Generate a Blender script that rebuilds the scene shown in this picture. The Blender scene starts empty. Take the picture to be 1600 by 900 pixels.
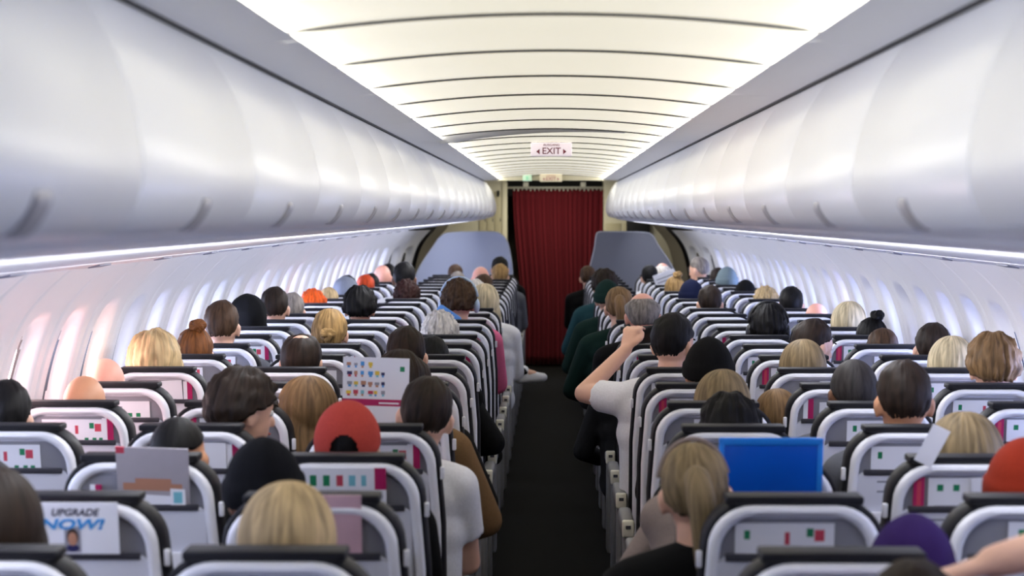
import bpy, bmesh, math, random
from mathutils import Vector, Matrix, noise
random.seed(7)
sc = bpy.context.scene
C = sc.collection
PI = math.pi

# ---------------------------------------------------------------- camera, world, light, exposure
cam_d = bpy.data.cameras.new('camera'); cam = bpy.data.objects.new('camera', cam_d); C.objects.link(cam)
cam_d.sensor_width = 36.0; cam_d.lens = 3366 / 1600 * 36
cam.location = (-0.005, 0, 1.70)
cam.rotation_euler = (math.radians(90 - 1.957), 0, math.radians(1.021))
cam_d.clip_start = 0.05; cam_d.clip_end = 100
cam_d.dof.use_dof = True; cam_d.dof.focus_distance = 9.0; cam_d.dof.aperture_fstop = 4.8
sc.camera = cam
world = bpy.data.worlds.new('world'); sc.world = world; world.use_nodes = True
world.node_tree.nodes['Background'].inputs[0].default_value = (0.55, 0.7, 1.0, 1)
world.node_tree.nodes['Background'].inputs[1].default_value = 0.3
vs = sc.view_settings
vs.view_transform = 'Standard'; vs.look = 'None'; vs.gamma = 1.0; vs.use_curve_mapping = False
vs.exposure = 0.6
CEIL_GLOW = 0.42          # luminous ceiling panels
COVE_POWER = 18.0        # fluorescent tubes in the two coves (W each)
WASH_POWER = 56.0         # added unseen fill strips under the bins, washing the side walls (W each)
WIN_L, WIN_R = 13.0, 9.0   # daylight on the window panes
COVE_Y0, COVE_Y1 = 1.5, 21.9
for s in (-1, 1):
    l = bpy.data.lights.new('cove_light', 'AREA'); l.shape = 'RECTANGLE'
    l.size = 0.008; l.size_y = COVE_Y1 - COVE_Y0; l.energy = COVE_POWER; l.color = (1.0, 0.98, 0.93)
    o = bpy.data.objects.new('cove_light', l); C.objects.link(o)
    o.location = (s * 0.530, (COVE_Y0 + COVE_Y1) / 2, 2.054)
    o.rotation_euler = (0, s * math.radians(84), 0)
    l = bpy.data.lights.new('sidewall_fill', 'AREA'); l.shape = 'RECTANGLE'
    l.size = 0.05; l.size_y = 20.0; l.energy = WASH_POWER; l.color = (0.94, 0.95, 1.0)
    o = bpy.data.objects.new('sidewall_fill', l); C.objects.link(o)
    o.location = (s * 0.80, 11.8, 1.60); o.rotation_euler = (0, -s * math.radians(64), 0)
l = bpy.data.lights.new('galley_fill', 'AREA'); l.shape = 'RECTANGLE'; l.size = 0.9; l.size_y = 0.5; l.energy = 13; l.color = (1.0, 0.95, 0.8)  # added lamp, unseen, to brighten the galley cabinets
o = bpy.data.objects.new('galley_fill', l); C.objects.link(o); o.location = (0, 23.1, 2.2)

# ---------------------------------------------------------------- materials
MATS = {}
def lin(c): return tuple((v / 12.92 if v <= 0.04045 else ((v + 0.055) / 1.055) ** 2.4) for v in c)
def mat(name, rgb, rough=0.5, metal=0.0, var=0.06, scale=30.0, bump=0.0, emit=0.0, ecol=None, spec=0.5, trans=0.0, sheen=0.0):
    if name in MATS: return MATS[name]
    m = bpy.data.materials.new(name); m.use_nodes = True
    nt = m.node_tree; b = nt.nodes['Principled BSDF']
    c = lin(tuple(v / 255 for v in rgb))
    tc = nt.nodes.new('ShaderNodeTexCoord'); n = nt.nodes.new('ShaderNodeTexNoise')
    n.inputs['Scale'].default_value = scale; n.inputs['Detail'].default_value = 3
    nt.links.new(tc.outputs['Object'], n.inputs['Vector'])
    mx = nt.nodes.new('ShaderNodeMix'); mx.data_type = 'RGBA'
    mx.inputs['A'].default_value = (*[v * (1 - var) for v in c], 1)
    mx.inputs['B'].default_value = (*[min(1, v * (1 + var)) for v in c], 1)
    nt.links.new(n.outputs['Fac'], mx.inputs['Factor'])
    nt.links.new(mx.outputs['Result'], b.inputs['Base Color'])
    b.inputs['Roughness'].default_value = rough; b.inputs['Metallic'].default_value = metal
    b.inputs['Specular IOR Level'].default_value = spec
    if sheen: b.inputs['Sheen Weight'].default_value = sheen
    if trans: b.inputs['Transmission Weight'].default_value = trans
    if bump:
        bp = nt.nodes.new('ShaderNodeBump'); bp.inputs['Strength'].default_value = bump; bp.inputs['Distance'].default_value = 0.002
        nt.links.new(n.outputs['Fac'], bp.inputs['Height']); nt.links.new(bp.outputs['Normal'], b.inputs['Normal'])
    if emit:
        e = lin(tuple(v / 255 for v in (ecol or rgb)))
        b.inputs['Emission Color'].default_value = (*e, 1); b.inputs['Emission Strength'].default_value = emit
    MATS[name] = m
    return m
def hairmat(name, rgb, dark=0.45):
    k = 'hair_' + name
    if k in MATS: return MATS[k]
    m = bpy.data.materials.new(k); m.use_nodes = True
    nt = m.node_tree; b = nt.nodes['Principled BSDF']
    c = lin(tuple(v / 255 for v in rgb))
    uv = nt.nodes.new('ShaderNodeUVMap'); mp = nt.nodes.new('ShaderNodeMapping')
    mp.inputs['Scale'].default_value = (34, 3.0, 1)
    n = nt.nodes.new('ShaderNodeTexNoise'); n.inputs['Scale'].default_value = 1.0; n.inputs['Detail'].default_value = 5; n.inputs['Distortion'].default_value = 0.7
    nt.links.new(uv.outputs[0], mp.inputs[0]); nt.links.new(mp.outputs[0], n.inputs['Vector'])
    r = nt.nodes.new('ShaderNodeValToRGB')
    r.color_ramp.elements[0].position = 0.3; r.color_ramp.elements[0].color = (*[v * dark for v in c], 1)
    r.color_ramp.elements[1].position = 0.68; r.color_ramp.elements[1].color = (*[min(1, v * 1.25) for v in c], 1)
    nt.links.new(n.outputs['Fac'], r.inputs[0]); nt.links.new(r.outputs[0], b.inputs['Base Color'])
    bp = nt.nodes.new('ShaderNodeBump'); bp.inputs['Strength'].default_value = 0.5; bp.inputs['Distance'].default_value = 0.003
    nt.links.new(n.outputs['Fac'], bp.inputs['Height']); nt.links.new(bp.outputs['Normal'], b.inputs['Normal'])
    b.inputs['Roughness'].default_value = 0.6; b.inputs['Specular IOR Level'].default_value = 0.2
    MATS[k] = m
    return m

BIN = mat('bin_white', (238, 239, 240), 0.32, var=0.01, scale=4)
WALLM = mat('sidewall_white', (226, 226, 230), 0.42, var=0.015, scale=6)
STRIP = mat('ceiling_grey', (226, 226, 226), 0.6, var=0.02)
DGREY = mat('dark_grey', (84, 83, 82), 0.6)  # paints the shade line at the ceiling joints; also on door knobs
DARK = mat('dark_rubber', (22, 22, 24), 0.7)
CREAM = mat('cream_panel', (206, 199, 172), 0.5, var=0.04, scale=5)
BROWN = mat('door_lining', (104, 97, 84), 0.6, var=0.08, scale=4)
PART = mat('partition_blue_grey', (176, 184, 206), 0.5, var=0.02, scale=3)
CARPET = mat('carpet_black', (21, 21, 21), 0.95, var=0.5, scale=220, bump=0.6, spec=0.1)
SHELL = mat('shell_white', (238, 239, 246), 0.35, var=0.01, scale=5)
PANEL = mat('panel_white', (218, 220, 230), 0.42, var=0.015, scale=8)
POCK = mat('pocket_grey', (138, 138, 146), 0.6, var=0.05)
LEATH = mat('leather_black', (25, 25, 30), 0.55, spec=0.3, var=0.15, scale=60, bump=0.25)
LIP = mat('lip_dark', (58, 58, 66), 0.5)
ARMG = mat('armrest_grey', (112, 112, 114), 0.5)
CAPC = mat('cap_cream', (214, 212, 196), 0.45)
METAL = mat('frame_metal', (95, 97, 102), 0.35, metal=0.8)
PAPER = mat('paper_white', (232, 233, 240), 0.6, var=0.01)
MAGENTA = mat('print_magenta', (176, 30, 92), 0.5)
GREEN = mat('print_green', (24, 128, 84), 0.5)
REDP = mat('print_red', (200, 70, 90), 0.5)
GREYP = mat('print_grey', (150, 152, 165), 0.5)
BLUEP = mat('print_blue', (70, 150, 215), 0.5)
YELP = mat('print_yellow', (228, 196, 70), 0.5)
NAVYP = mat('print_navy', (44, 44, 92), 0.5)
ORANP = mat('print_orange', (188, 136, 110), 0.5)
CYANP = mat('print_cyan', (120, 190, 205), 0.5)
EXITM = mat('exit_maroon', (110, 28, 50), 0.5)
EXITW = mat('exit_white', (226, 214, 222), 0.5, emit=0.25)
CURT = mat('curtain_red', (104, 5, 22), 0.9, var=0.12, scale=90)
SKIN = {k: mat('skin_' + k, c, 0.5, var=0.05, scale=40) for k, c in dict(light=(224, 176, 150), pink=(236, 172, 150),
        tan=(205, 148, 112), brown=(120, 82, 60)).items()}
CLOTH = {k: mat('cloth_' + k, c, 0.95, var=0.12, scale=120, bump=0.3, spec=0.2) for k, c in dict(black=(13, 13, 15), grey=(96, 98, 106), white=(228, 228, 232),
        navy=(20, 26, 54), tan=(120, 92, 62), taupe=(138, 124, 118), charcoal=(30, 31, 35), green=(16, 40, 36), teal=(36, 70, 78),
        cream=(214, 206, 190), pink=(222, 110, 150), lilac=(160, 140, 180), jeans=(44, 56, 86), purple=(52, 32, 88), rust=(126, 36, 16),
        redcap=(176, 66, 56), navyblack=(11, 12, 18), greyhood=(126, 132, 146), greycap=(112, 128, 134)).items()}
HAIR = {k: hairmat(k, c) for k, c in dict(black=(17, 15, 15), dkbrown=(42, 31, 23), brown=(76, 55, 38), ltbrown=(126, 98, 66), auburn=(122, 74, 36),
        dkauburn=(52, 27, 22), blonde=(196, 170, 126), paleblonde=(208, 192, 156), dkblonde=(136, 117, 86), honey=(168, 134, 84),
        white=(226, 220, 210), grey=(140, 132, 124), dkgrey=(52, 48, 47), orange=(240, 96, 30), rust=(196, 70, 30)).items()}

# ---------------------------------------------------------------- helpers
def mesh_from(bm, name, mats=(), smooth=True, angle=None):
    me = bpy.data.meshes.new(name)
    bmesh.ops.recalc_face_normals(bm, faces=bm.faces[:])
    bm.to_mesh(me); bm.free()
    for m in mats: me.materials.append(m)
    if smooth:
        me.shade_smooth()
        if angle is not None:
            try: me.set_sharp_from_angle(angle=math.radians(angle))
            except Exception: pass
    return me
def obj(name, me, parent=None, loc=None, m=None):
    o = bpy.data.objects.new(name, me); C.objects.link(o)
    if parent is not None: o.parent = parent
    if loc is not None: o.location = loc
    if m is not None:
        if len(me.materials) == 0: me.materials.append(m)
        o.material_slots[0].link = 'OBJECT'; o.material_slots[0].material = m
    return o
def empty(name, loc=(0, 0, 0)):
    o = bpy.data.objects.new(name, None); C.objects.link(o); o.location = loc; o.empty_display_size = 0.1
    return o
def tag(o, label, cat, group=None):
    o['label'] = label; o['category'] = cat
    if group: o['group'] = group
    return o
def struct(o, label=None):
    o['kind'] = 'structure'
    if label: o['label'] = label
    return o
def box_bm(bm, x0, x1, y0, y1, z0, z1, bev=0.0, seg=2):
    r = bmesh.ops.create_cube(bm, size=1.0)
    for v in r['verts']:
        v.co = Vector((x0 + (v.co.x + .5) * (x1 - x0), y0 + (v.co.y + .5) * (y1 - y0), z0 + (v.co.z + .5) * (z1 - z0)))
    if bev > 0:
        es = list({e for v in r['verts'] for e in v.link_edges})
        bmesh.ops.bevel(bm, geom=es, offset=bev, segments=seg, affect='EDGES', profile=0.5)
def box(name, b, m, bev=0.0, seg=2):
    bm = bmesh.new(); box_bm(bm, *b, bev=bev, seg=seg)
    return mesh_from(bm, name, [m], smooth=bev > 0, angle=50)
def tube_bm(bm, pts, rads, n=10, cap=True):
    pts = [Vector(p) for p in pts]
    rings = []
    up = Vector((0, 0, 1))
    for i, p in enumerate(pts):
        t = (pts[min(i + 1, len(pts) - 1)] - pts[max(i - 1, 0)]).normalized()
        a = t.cross(up)
        if a.length < 1e-3: a = t.cross(Vector((1, 0, 0)))
        a.normalize(); b = t.cross(a).normalized()
        r = rads[i] if isinstance(rads, (list, tuple)) else rads
        rings.append([bm.verts.new(p + (a * math.cos(2 * PI * k / n) + b * math.sin(2 * PI * k / n)) * r) for k in range(n)])
    for i in range(len(rings) - 1):
        for k in range(n):
            bm.faces.new((rings[i][k], rings[i][(k + 1) % n], rings[i + 1][(k + 1) % n], rings[i + 1][k]))
    if cap:
        bm.faces.new(rings[0]); bm.faces.new(rings[-1][::-1])
def ell_bm(bm, c, r, M=None, u=20, v=14):
    q = bmesh.ops.create_uvsphere(bm, u_segments=u, v_segments=v, radius=1.0)
    for w in q['verts']:
        p = Vector((w.co.x * r[0], w.co.y * r[1], w.co.z * r[2])) + Vector(c)
        w.co = M @ p if M is not None else p
def cap_bm(bm, p0, r0, p1, r1, M=None, n=14):
    # tapered capsule as one closed surface
    p0, p1 = Vector(p0), Vector(p1)
    if M is not None: p0, p1 = M @ p0, M @ p1
    d = (p1 - p0); L = d.length; t = d.normalized() if L > 1e-6 else Vector((0, 0, 1))
    pts, rs = [], []
    for k in range(5):
        a = PI / 2 * (1 - k / 4.0); pts.append(p0 - t * r0 * math.sin(a)); rs.append(max(r0 * math.cos(a), r0 * .08))
    for k in range(5):
        a = PI / 2 * k / 4.0; pts.append(p1 + t * r1 * math.sin(a)); rs.append(max(r1 * math.cos(a), r1 * .08))
    tube_bm(bm, pts, rs, n)
def remeshed(bm, name, voxel, smooth_it=4, smooth_f=0.5):
    me = bpy.data.meshes.new('tmp')
    bmesh.ops.recalc_face_normals(bm, faces=bm.faces[:]); bm.to_mesh(me); bm.free()
    o = bpy.data.objects.new('tmp', me); C.objects.link(o)
    r = o.modifiers.new('r', 'REMESH'); r.mode = 'VOXEL'; r.voxel_size = voxel
    s = o.modifiers.new('s', 'SMOOTH'); s.factor = smooth_f; s.iterations = smooth_it
    dg = bpy.context.evaluated_depsgraph_get(); dg.update()
    out = bpy.data.meshes.new_from_object(o.evaluated_get(dg)); out.name = name
    out.materials.clear()
    bpy.data.objects.remove(o); bpy.data.meshes.remove(me)
    out.shade_smooth()
    return out
def text_mesh(body, size, m, name='lettering', ext=0.0006, shear=0.0, bold=0.0):
    cu = bpy.data.curves.new('t', 'FONT'); cu.body = body; cu.size = size; cu.align_x = 'CENTER'; cu.align_y = 'CENTER'
    cu.extrude = ext; cu.shear = shear; cu.offset = bold; cu.resolution_u = 3
    o = bpy.data.objects.new('t', cu); C.objects.link(o)
    dg = bpy.context.evaluated_depsgraph_get(); dg.update()
    me = bpy.data.meshes.new_from_object(o.evaluated_get(dg)); me.name = name
    bpy.data.objects.remove(o)
    me.materials.clear(); me.materials.append(m)
    return me
def card_mesh(name, w, h, rects, base, th=0.0015):
    # printed card lying in XZ, print on the -Y side; rects = (x0,x1,z0,z1,material) in 0..1
    xs = sorted({0.0, 1.0, *[r[0] for r in rects], *[r[1] for r in rects]})
    zs = sorted({0.0, 1.0, *[r[2] for r in rects], *[r[3] for r in rects]})
    mats = [base]; 
    for r in rects:
        if r[4] not in mats: mats.append(r[4])
    bm = bmesh.new()
    g = [[bm.verts.new(((x - .5) * w, -th / 2, z * h)) for x in xs] for z in zs]
    for j in range(len(zs) - 1):
        for i in range(len(xs) - 1):
            f = bm.faces.new((g[j][i], g[j][i + 1], g[j + 1][i + 1], g[j + 1][i]))
            cx, cz = (xs[i] + xs[i + 1]) / 2, (zs[j] + zs[j + 1]) / 2
            for r in rects:
                if r[0] <= cx <= r[1] and r[2] <= cz <= r[3]: f.material_index = mats.index(r[4])
    be = [e for e in bm.edges if len(e.link_faces) == 1]
    q = bmesh.ops.extrude_edge_only(bm, edges=be)
    nv = [v for v in q['geom'] if isinstance(v, bmesh.types.BMVert)]
    for v in nv: v.co.y = th / 2
    ne = [e for e in q['geom'] if isinstance(e, bmesh.types.BMEdge) and e.verts[0] in nv and e.verts[1] in nv]
    bmesh.ops.contextual_create(bm, geom=ne)
    return mesh_from(bm, name, mats, smooth=False)
def extrude_profile(name, pts, y0, y1, mats, closed=True, ny=1, bevel=0.0, f=None):
    # pts (x,z) profile swept along y; f optional y->x factor
    bm = bmesh.new(); rows = []
    for j in range(ny + 1):
        y = y0 + (y1 - y0) * j / ny; k = f(y) if f else 1.0
        rows.append([bm.verts.new((x * k, y, z)) for x, z in pts])
    n = len(pts)
    for j in range(ny):
        for i in range(n if closed else n - 1):
            bm.faces.new((rows[j][i], rows[j][(i + 1) % n], rows[j + 1][(i + 1) % n], rows[j + 1][i]))
    if closed:
        bm.faces.new(rows[0]); bm.faces.new(rows[-1][::-1])
    return mesh_from(bm, name, mats, smooth=True, angle=40)
def spline(P, n):
    # catmull-rom through P
    out = []
    Q = [P[0]] + list(P) + [P[-1]]
    for i in range(1, len(Q) - 2):
        for k in range(n):
            t = k / n; p0, p1, p2, p3 = Q[i - 1], Q[i], Q[i + 1], Q[i + 2]
            out.append(tuple(0.5 * ((2 * p1[a]) + (-p0[a] + p2[a]) * t + (2 * p0[a] - 5 * p1[a] + 4 * p2[a] - p3[a]) * t * t + (-p0[a] + 3 * p1[a] - 3 * p2[a] + p3[a]) * t ** 3) for a in range(len(P[0]))))
    out.append(tuple(P[-1]))
    return out
ORD = ['zeroth', 'first', 'second', 'third', 'fourth', 'fifth', 'sixth', 'seventh', 'eighth', 'ninth', 'tenth', 'eleventh', 'twelfth', 'thirteenth',
       'fourteenth', 'fifteenth', 'sixteenth', 'seventeenth', 'eighteenth', 'nineteenth', 'twentieth', 'twenty-first', 'twenty-second', 'twenty-third',
       'twenty-fourth', 'twenty-fifth', 'twenty-sixth']

# ---------------------------------------------------------------- the cabin shell
def ss(t): t = max(0, min(1, t)); return t * t * (3 - 2 * t)
YB, YE = -1.2, 22.4          # rear wall behind the camera, end of bins
def taper(y):                # the lining narrows towards the forward door
    t = max(0.0, min(1.0, (y - 20.2) / 2.7)); return 1 - 0.185 * t * t
fl = obj('floor', box('floor', (-1.9, 1.9, YB, 27.0, -0.05, 0.0), CARPET)); struct(fl, 'black carpet of the aisle and cabin floor')
# outer fuselage skin closes the room above and behind the linings
sk = [(1.9, 0.0), (1.97, 0.6), (1.97, 1.1), (1.88, 1.5), (1.7, 1.85), (1.35, 2.15), (0.8, 2.3), (0, 2.35)]
sk = sk + [(-x, z) for x, z in sk[-2::-1]]
cei = obj('ceiling', extrude_profile('ceiling', sk, YB, 27.0, [DARK], closed=False)); struct(cei, 'curved cabin ceiling of luminous cream panels')
struct(obj('wall_back', box('wall_back', (-1.95, 1.95, YB - 0.05, YB, 0, 2.35), mat('galley_grey', (60, 60, 62), 0.6))))
struct(obj('wall_front', box('wall_front', (-1.95, 1.95, 26.95, 27.0, 0, 2.35), CREAM)))

# luminous ceiling panels, each its own piece
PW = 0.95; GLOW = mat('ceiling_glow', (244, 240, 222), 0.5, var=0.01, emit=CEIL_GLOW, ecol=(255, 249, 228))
def arch(x): return 2.098 - 0.036 * (x / 0.52) ** 2
def ceil_panel():
    bm = bmesh.new(); n = 28; hw = 0.56; r = 0.05
    top, bot = [], []
    for j, (yy, dz) in enumerate(((0.006, 0.006), (0.02, 0.0), (PW * .5, 0.0), (PW - .02, 0.0), (PW - 0.006, 0.006))):
        bot.append([bm.verts.new((-hw + 2 * hw * i / n, yy, arch(-hw + 2 * hw * i / n) + dz)) for i in range(n + 1)])
    for j in range(4):
        for i in range(n): bm.faces.new((bot[j][i], bot[j][i + 1], bot[j + 1][i + 1], bot[j + 1][i]))
    q = bmesh.ops.extrude_face_region(bm, geom=bm.faces[:])
    for v in q['geom']:
        if isinstance(v, bmesh.types.BMVert): v.co.z += 0.02
    return mesh_from(bm, 'ceiling_panel', [GLOW], angle=40)
def shade_strip_mesh():  # dark strip that paints in the shade at each panel joint
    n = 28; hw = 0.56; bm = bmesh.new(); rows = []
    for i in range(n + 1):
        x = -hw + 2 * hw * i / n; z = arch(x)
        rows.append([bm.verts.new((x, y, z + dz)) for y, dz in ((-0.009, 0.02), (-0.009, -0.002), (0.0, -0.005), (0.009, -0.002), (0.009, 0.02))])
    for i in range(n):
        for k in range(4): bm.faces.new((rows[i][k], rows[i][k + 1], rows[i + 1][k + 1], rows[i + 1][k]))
    return mesh_from(bm, 'joint_shade_strip', [DGREY], angle=40)
cp, rb = ceil_panel(), shade_strip_mesh()
y = 4.28 - 2 * PW
k = 0
while y < 21.3:
    p = obj('ceiling_panel', cp, cei, (0, y, 0)); obj('joint_shade_strip', rb, cei, (0, y, 0)); y += PW; k += 1
CE = y
obj('joint_shade_strip', rb, cei, (0, y, 0))
# one narrow panel hangs a little open on the left, grey and unlit
bm = bmesh.new(); n = 20
A = []
for i in range(n + 1):
    x = -0.52 + 0.86 * i / n; t = 1 - i / n
    A.append([bm.verts.new((x, 10.0, arch(x) - 0.004)), bm.verts.new((x, 10.05 , arch(x) - 0.006 - 0.028 * t)), bm.verts.new((x, 10.06 + .84 * t, arch(x) - 0.004))])
for i in range(n):
    for j in range(2): bm.faces.new((A[i][j], A[i][j + 1], A[i + 1][j + 1], A[i + 1][j]))
obj('ceiling_flap', mesh_from(bm, 'ceiling_flap', [mat('flap_grey', (226, 224, 218), .6)], angle=30), cei)
# unlit ceiling behind the camera and cream header at the far end
struct(obj('trim_1', box('trim_1', (-0.62, 0.62, YB, 4.28 - 2 * PW, 2.09, 2.12), STRIP)), 'unlit ceiling lining behind the lamps')
hd = struct(obj('trim_2', box('trim_2', (-0.75, 0.75, CE + 0.02, CE + 0.06, 2.035, 2.16), CREAM, 0.004)), 'cream header panel ending the lit ceiling')
# grey strips beside the lamps with the dark gasket above the bins
for s in (-1, 1):
    t = struct(empty('trim_%d' % (3 if s < 0 else 4)), 'grey ceiling strip above the %s bins' % ('left' if s < 0 else 'right'))
    y = 4.28 - 4 * PW
    pr = [(s * .504, 2.0455), (s * .51, 2.043), (s * .66, 2.035), (s * .66, 2.046), (s * .515, 2.0465)]
    me = extrude_profile('strip_panel', pr, 0.003, 2 * PW - 0.003, [STRIP])
    while y < CE - .1:
        obj('strip_panel', me, t, (0, y, 0)); y += 2 * PW
    obj('gasket', extrude_profile('gasket', [(s * .655, 2.06), (s * .662, 2.030), (s * .69, 2.030), (s * .70, 2.08)], 0.3, CE, [DARK]), t)

# overhead bins: each a thing with door, latch and body
BL = 1.145; B0 = 2.97 - 3 * BL
BP = spline([(.668, 2.028), (.618, 1.95), (.583, 1.86), (.567, 1.775), (.574, 1.718), (.604, 1.678), (.662, 1.662)], 6)
def bin_meshes(s):
    out = [(s * x, z) for x, z in BP]
    # thick door: outer skin, inner skin offset
    inner = []
    for i, (x, z) in enumerate(BP):
        a, b = BP[max(i - 1, 0)], BP[min(i + 1, len(BP) - 1)]
        tx, tz = b[0] - a[0], b[1] - a[1]; L = math.hypot(tx, tz)
        inner.append((s * (x - tz / L * 0.018), z + tx / L * 0.018))
    pr = out + inner[::-1]
    bm = bmesh.new(); Y = [0.0025, 0.006, 0.012, BL - 0.012, BL - 0.006, BL - 0.0025]; D = [0.006, 0.0018, 0, 0, 0.0018, 0.006]
    rows = []
    no = len(out)
    for yy, d in zip(Y, D):
        rows.append([bm.verts.new((x + (s * d if i < no else 0), yy, z)) for i, (x, z) in enumerate(pr)])
    m = len(pr)
    for j in range(len(Y) - 1):
        for i in range(m): bm.faces.new((rows[j][i], rows[j][(i + 1) % m], rows[j + 1][(i + 1) % m], rows[j + 1][i]))
    bm.faces.new(rows[0]); bm.faces.new(rows[-1][::-1])
    door = mesh_from(bm, 'bin_door', [BIN], angle=50)
    body = extrude_profile('bin_body', [(s * .70, 2.05), (s * .65, 1.96), (s * .612, 1.86), (s * .60, 1.78), (s * .606, 1.725), (s * .63, 1.69), (s * .69, 1.672), (s * 1.44, 1.56), (s * 1.60, 1.75), (s * 1.2, 2.1)], 0.0005, BL - 0.0005, [BIN])
    # latch handle following the curve of the door
    bm = bmesh.new(); seg = [p for p in BP if 1.672 <= p[1] <= 1.728 and p[0] < .64]
    R = []
    for i, (x, z) in enumerate(seg):
        a, b = seg[max(i - 1, 0)], seg[min(i + 1, len(seg) - 1)]
        tx, tz = b[0] - a[0], b[1] - a[1]; L = math.hypot(tx, tz); nx, nz = tz / L, -tx / L
        e = 0.006 if 0 < i < len(seg) - 1 else 0.001
        R.append([bm.verts.new((s * (x + nx * h), BL / 2 + yy, z + nz * h)) for yy, h in ((-.036, -.002), (-.034, e), (.034, e), (.036, -.002))])
    for i in range(len(R) - 1):
        for k2 in range(4): bm.faces.new((R[i][k2], R[i][(k2 + 1) % 4], R[i + 1][(k2 + 1) % 4], R[i + 1][k2]))
    bm.faces.new(R[0]); bm.faces.new(R[-1][::-1])
    latch = mesh_from(bm, 'latch', [mat('latch_grey', (176, 174, 176), 0.4, metal=0.0)], angle=40)
    return door, body, latch
for s in (-1, 1):
    side = 'left' if s < 0 else 'right'
    door, body, latch = bin_meshes(s)
    nb = 20
    for k in range(nb):
        e = empty('overhead_bin', (0, B0 + k * BL, 0))
        lab = 'white overhead bin with grey latch, %s side, %s from the %s' % (side, ORD[k + 1 - 2] if k >= 2 else '', 'camera')
        if k < 2: lab = 'white overhead bin on the %s %s the top picture corner' % (side, ['far behind', 'just behind'][k])
        tag(e, lab, 'overhead bin', 'overhead bins along the %s side' % side)
        obj('bin_body', body, e); d = obj('bin_door', door, e); obj('latch', latch, d)
    # lip and service panels below the bins
    t = struct(empty('trim_%d' % (5 if s < 0 else 6)), 'white service panel strip under the %s bins' % side)
    lip = extrude_profile('lip', [(s * .672, 1.664), (s * .684, 1.668), (s * .70, 1.662), (s * .74, 1.647), (s * .74, 1.64), (s * .68, 1.652)], 0.002, BL - 0.002, [BIN])
    sp = extrude_profile('service_panel', [(s * .735, 1.642), (s * 1.30, 1.563), (s * 1.42, 1.548), (s * 1.42, 1.556), (s * .735, 1.655)], 0.002, BL - 0.002, [WALLM])
    se = extrude_profile('service_edge', [(s * 1.42, 1.546), (s * 1.50, 1.528), (s * 1.52, 1.532), (s * 1.42, 1.556)], 0.002, BL - 0.002, [WALLM])
    vent = box('air_vent', (-.02, .02, -.09, .09, -.003, .004), mat('vent_grey', (120, 122, 140), .5), .002)
    for k in range(nb):
        y = B0 + k * BL
        obj('lip', lip, t, (0, y, 0)); obj('service_panel', sp, t, (0, y, 0)); obj('service_edge', se, t, (0, y, 0))
        v = obj('air_vent', vent, t, (s * 1.47, y + BL * .5, 1.533)); v.rotation_euler = (0, s * .2, 0)

# side walls: one moulded lining piece per window with a recessed reveal, daylight panes
WP = spline([(1.51, 1.535), (1.60, 1.455), (1.68, 1.355), (1.74, 1.21), (1.785, 1.0), (1.805, .7), (1.80, .3), (1.77, 0.0)], 10)
def wall_x(z):
    for (xa, za), (xb, zb) in zip(WP[:-1], WP[1:]):
        if zb <= z <= za: return xa + (xb - xa) * (za - z) / (za - zb + 1e-9)
    return WP[0][0] if z > WP[0][1] else WP[-1][0]
PITCH = 0.57; WC, HH, HW = 1.155, 0.205, 0.165
def sd_rr(y, z, hw, hh, r):
    qx, qz = abs(y) - hw + r, abs(z) - hh + r
    return math.hypot(max(qx, 0), max(qz, 0)) + min(max(qx, qz), 0) - r
def wall_panel(s, y0):
    bm = bmesh.new(); ny, zs = 26, [1.535 - (1.535 - .86) * i / 40 for i in range(41)] + [.7, .5, .3, .1, 0.0]
    V = []
    for z in zs:
        row = []
        for j in range(ny + 1):
            yl = -PITCH / 2 + PITCH * j / ny
            d = sd_rr(yl, z - WC, HW, HH, .11)
            dep = 0.052 * ss((0.012 - d) / 0.05)
            edge = 0.012 * ss((abs(yl) - PITCH / 2 + 0.02) / 0.02)
            f = taper(y0 + yl)
            row.append(bm.verts.new((s * (wall_x(z) + dep + edge) * f, yl, z)))
        V.append(row)
    for i in range(len(zs) - 1):
        for j in range(ny):
            yl = -PITCH / 2 + PITCH * (j + .5) / ny; z = (zs[i] + zs[i + 1]) / 2
            if sd_rr(yl, z - WC, .105, .15, .09) < 0: continue
            bm.faces.new((V[i][j], V[i][j + 1], V[i + 1][j + 1], V[i + 1][j]))
    return mesh_from(bm, 'sidewall_panel', [WALLM])
def pane_mesh(s, y0):
    bm = bmesh.new(); V = []
    n = 24
    for i in range(n):
        a = 2 * PI * i / n; ca, sa = math.cos(a), math.sin(a)
        V.append((.118 * math.copysign(abs(ca) ** .6, ca), .165 * math.copysign(abs(sa) ** .6, sa)))
    fr = [bm.verts.new((s * (wall_x(WC + z) + .066) * taper(y0 + yy), yy, WC + z)) for yy, z in V]
    bk = [bm.verts.new((v.co.x + s * .006, v.co.y, v.co.z)) for v in fr]
    bm.faces.new(fr); bm.faces.new(bk[::-1])
    for i in range(n): bm.faces.new((fr[i], fr[(i + 1) % n], bk[(i + 1) % n], bk[i]))
    return bm
DAYL = mat('daylight_pane_left', (230, 238, 255), 0.2, emit=WIN_L, ecol=(205, 214, 255))
DAYP = mat('daylight_pane_pink', (255, 214, 212), 0.2, emit=WIN_L * .9, ecol=(255, 216, 218))
DAYR = mat('daylight_pane_right', (222, 232, 255), 0.2, emit=WIN_R, ecol=(176, 192, 255))
SHADE = mat('window_shade', (214, 216, 224), 0.5)
wn = 1
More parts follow.
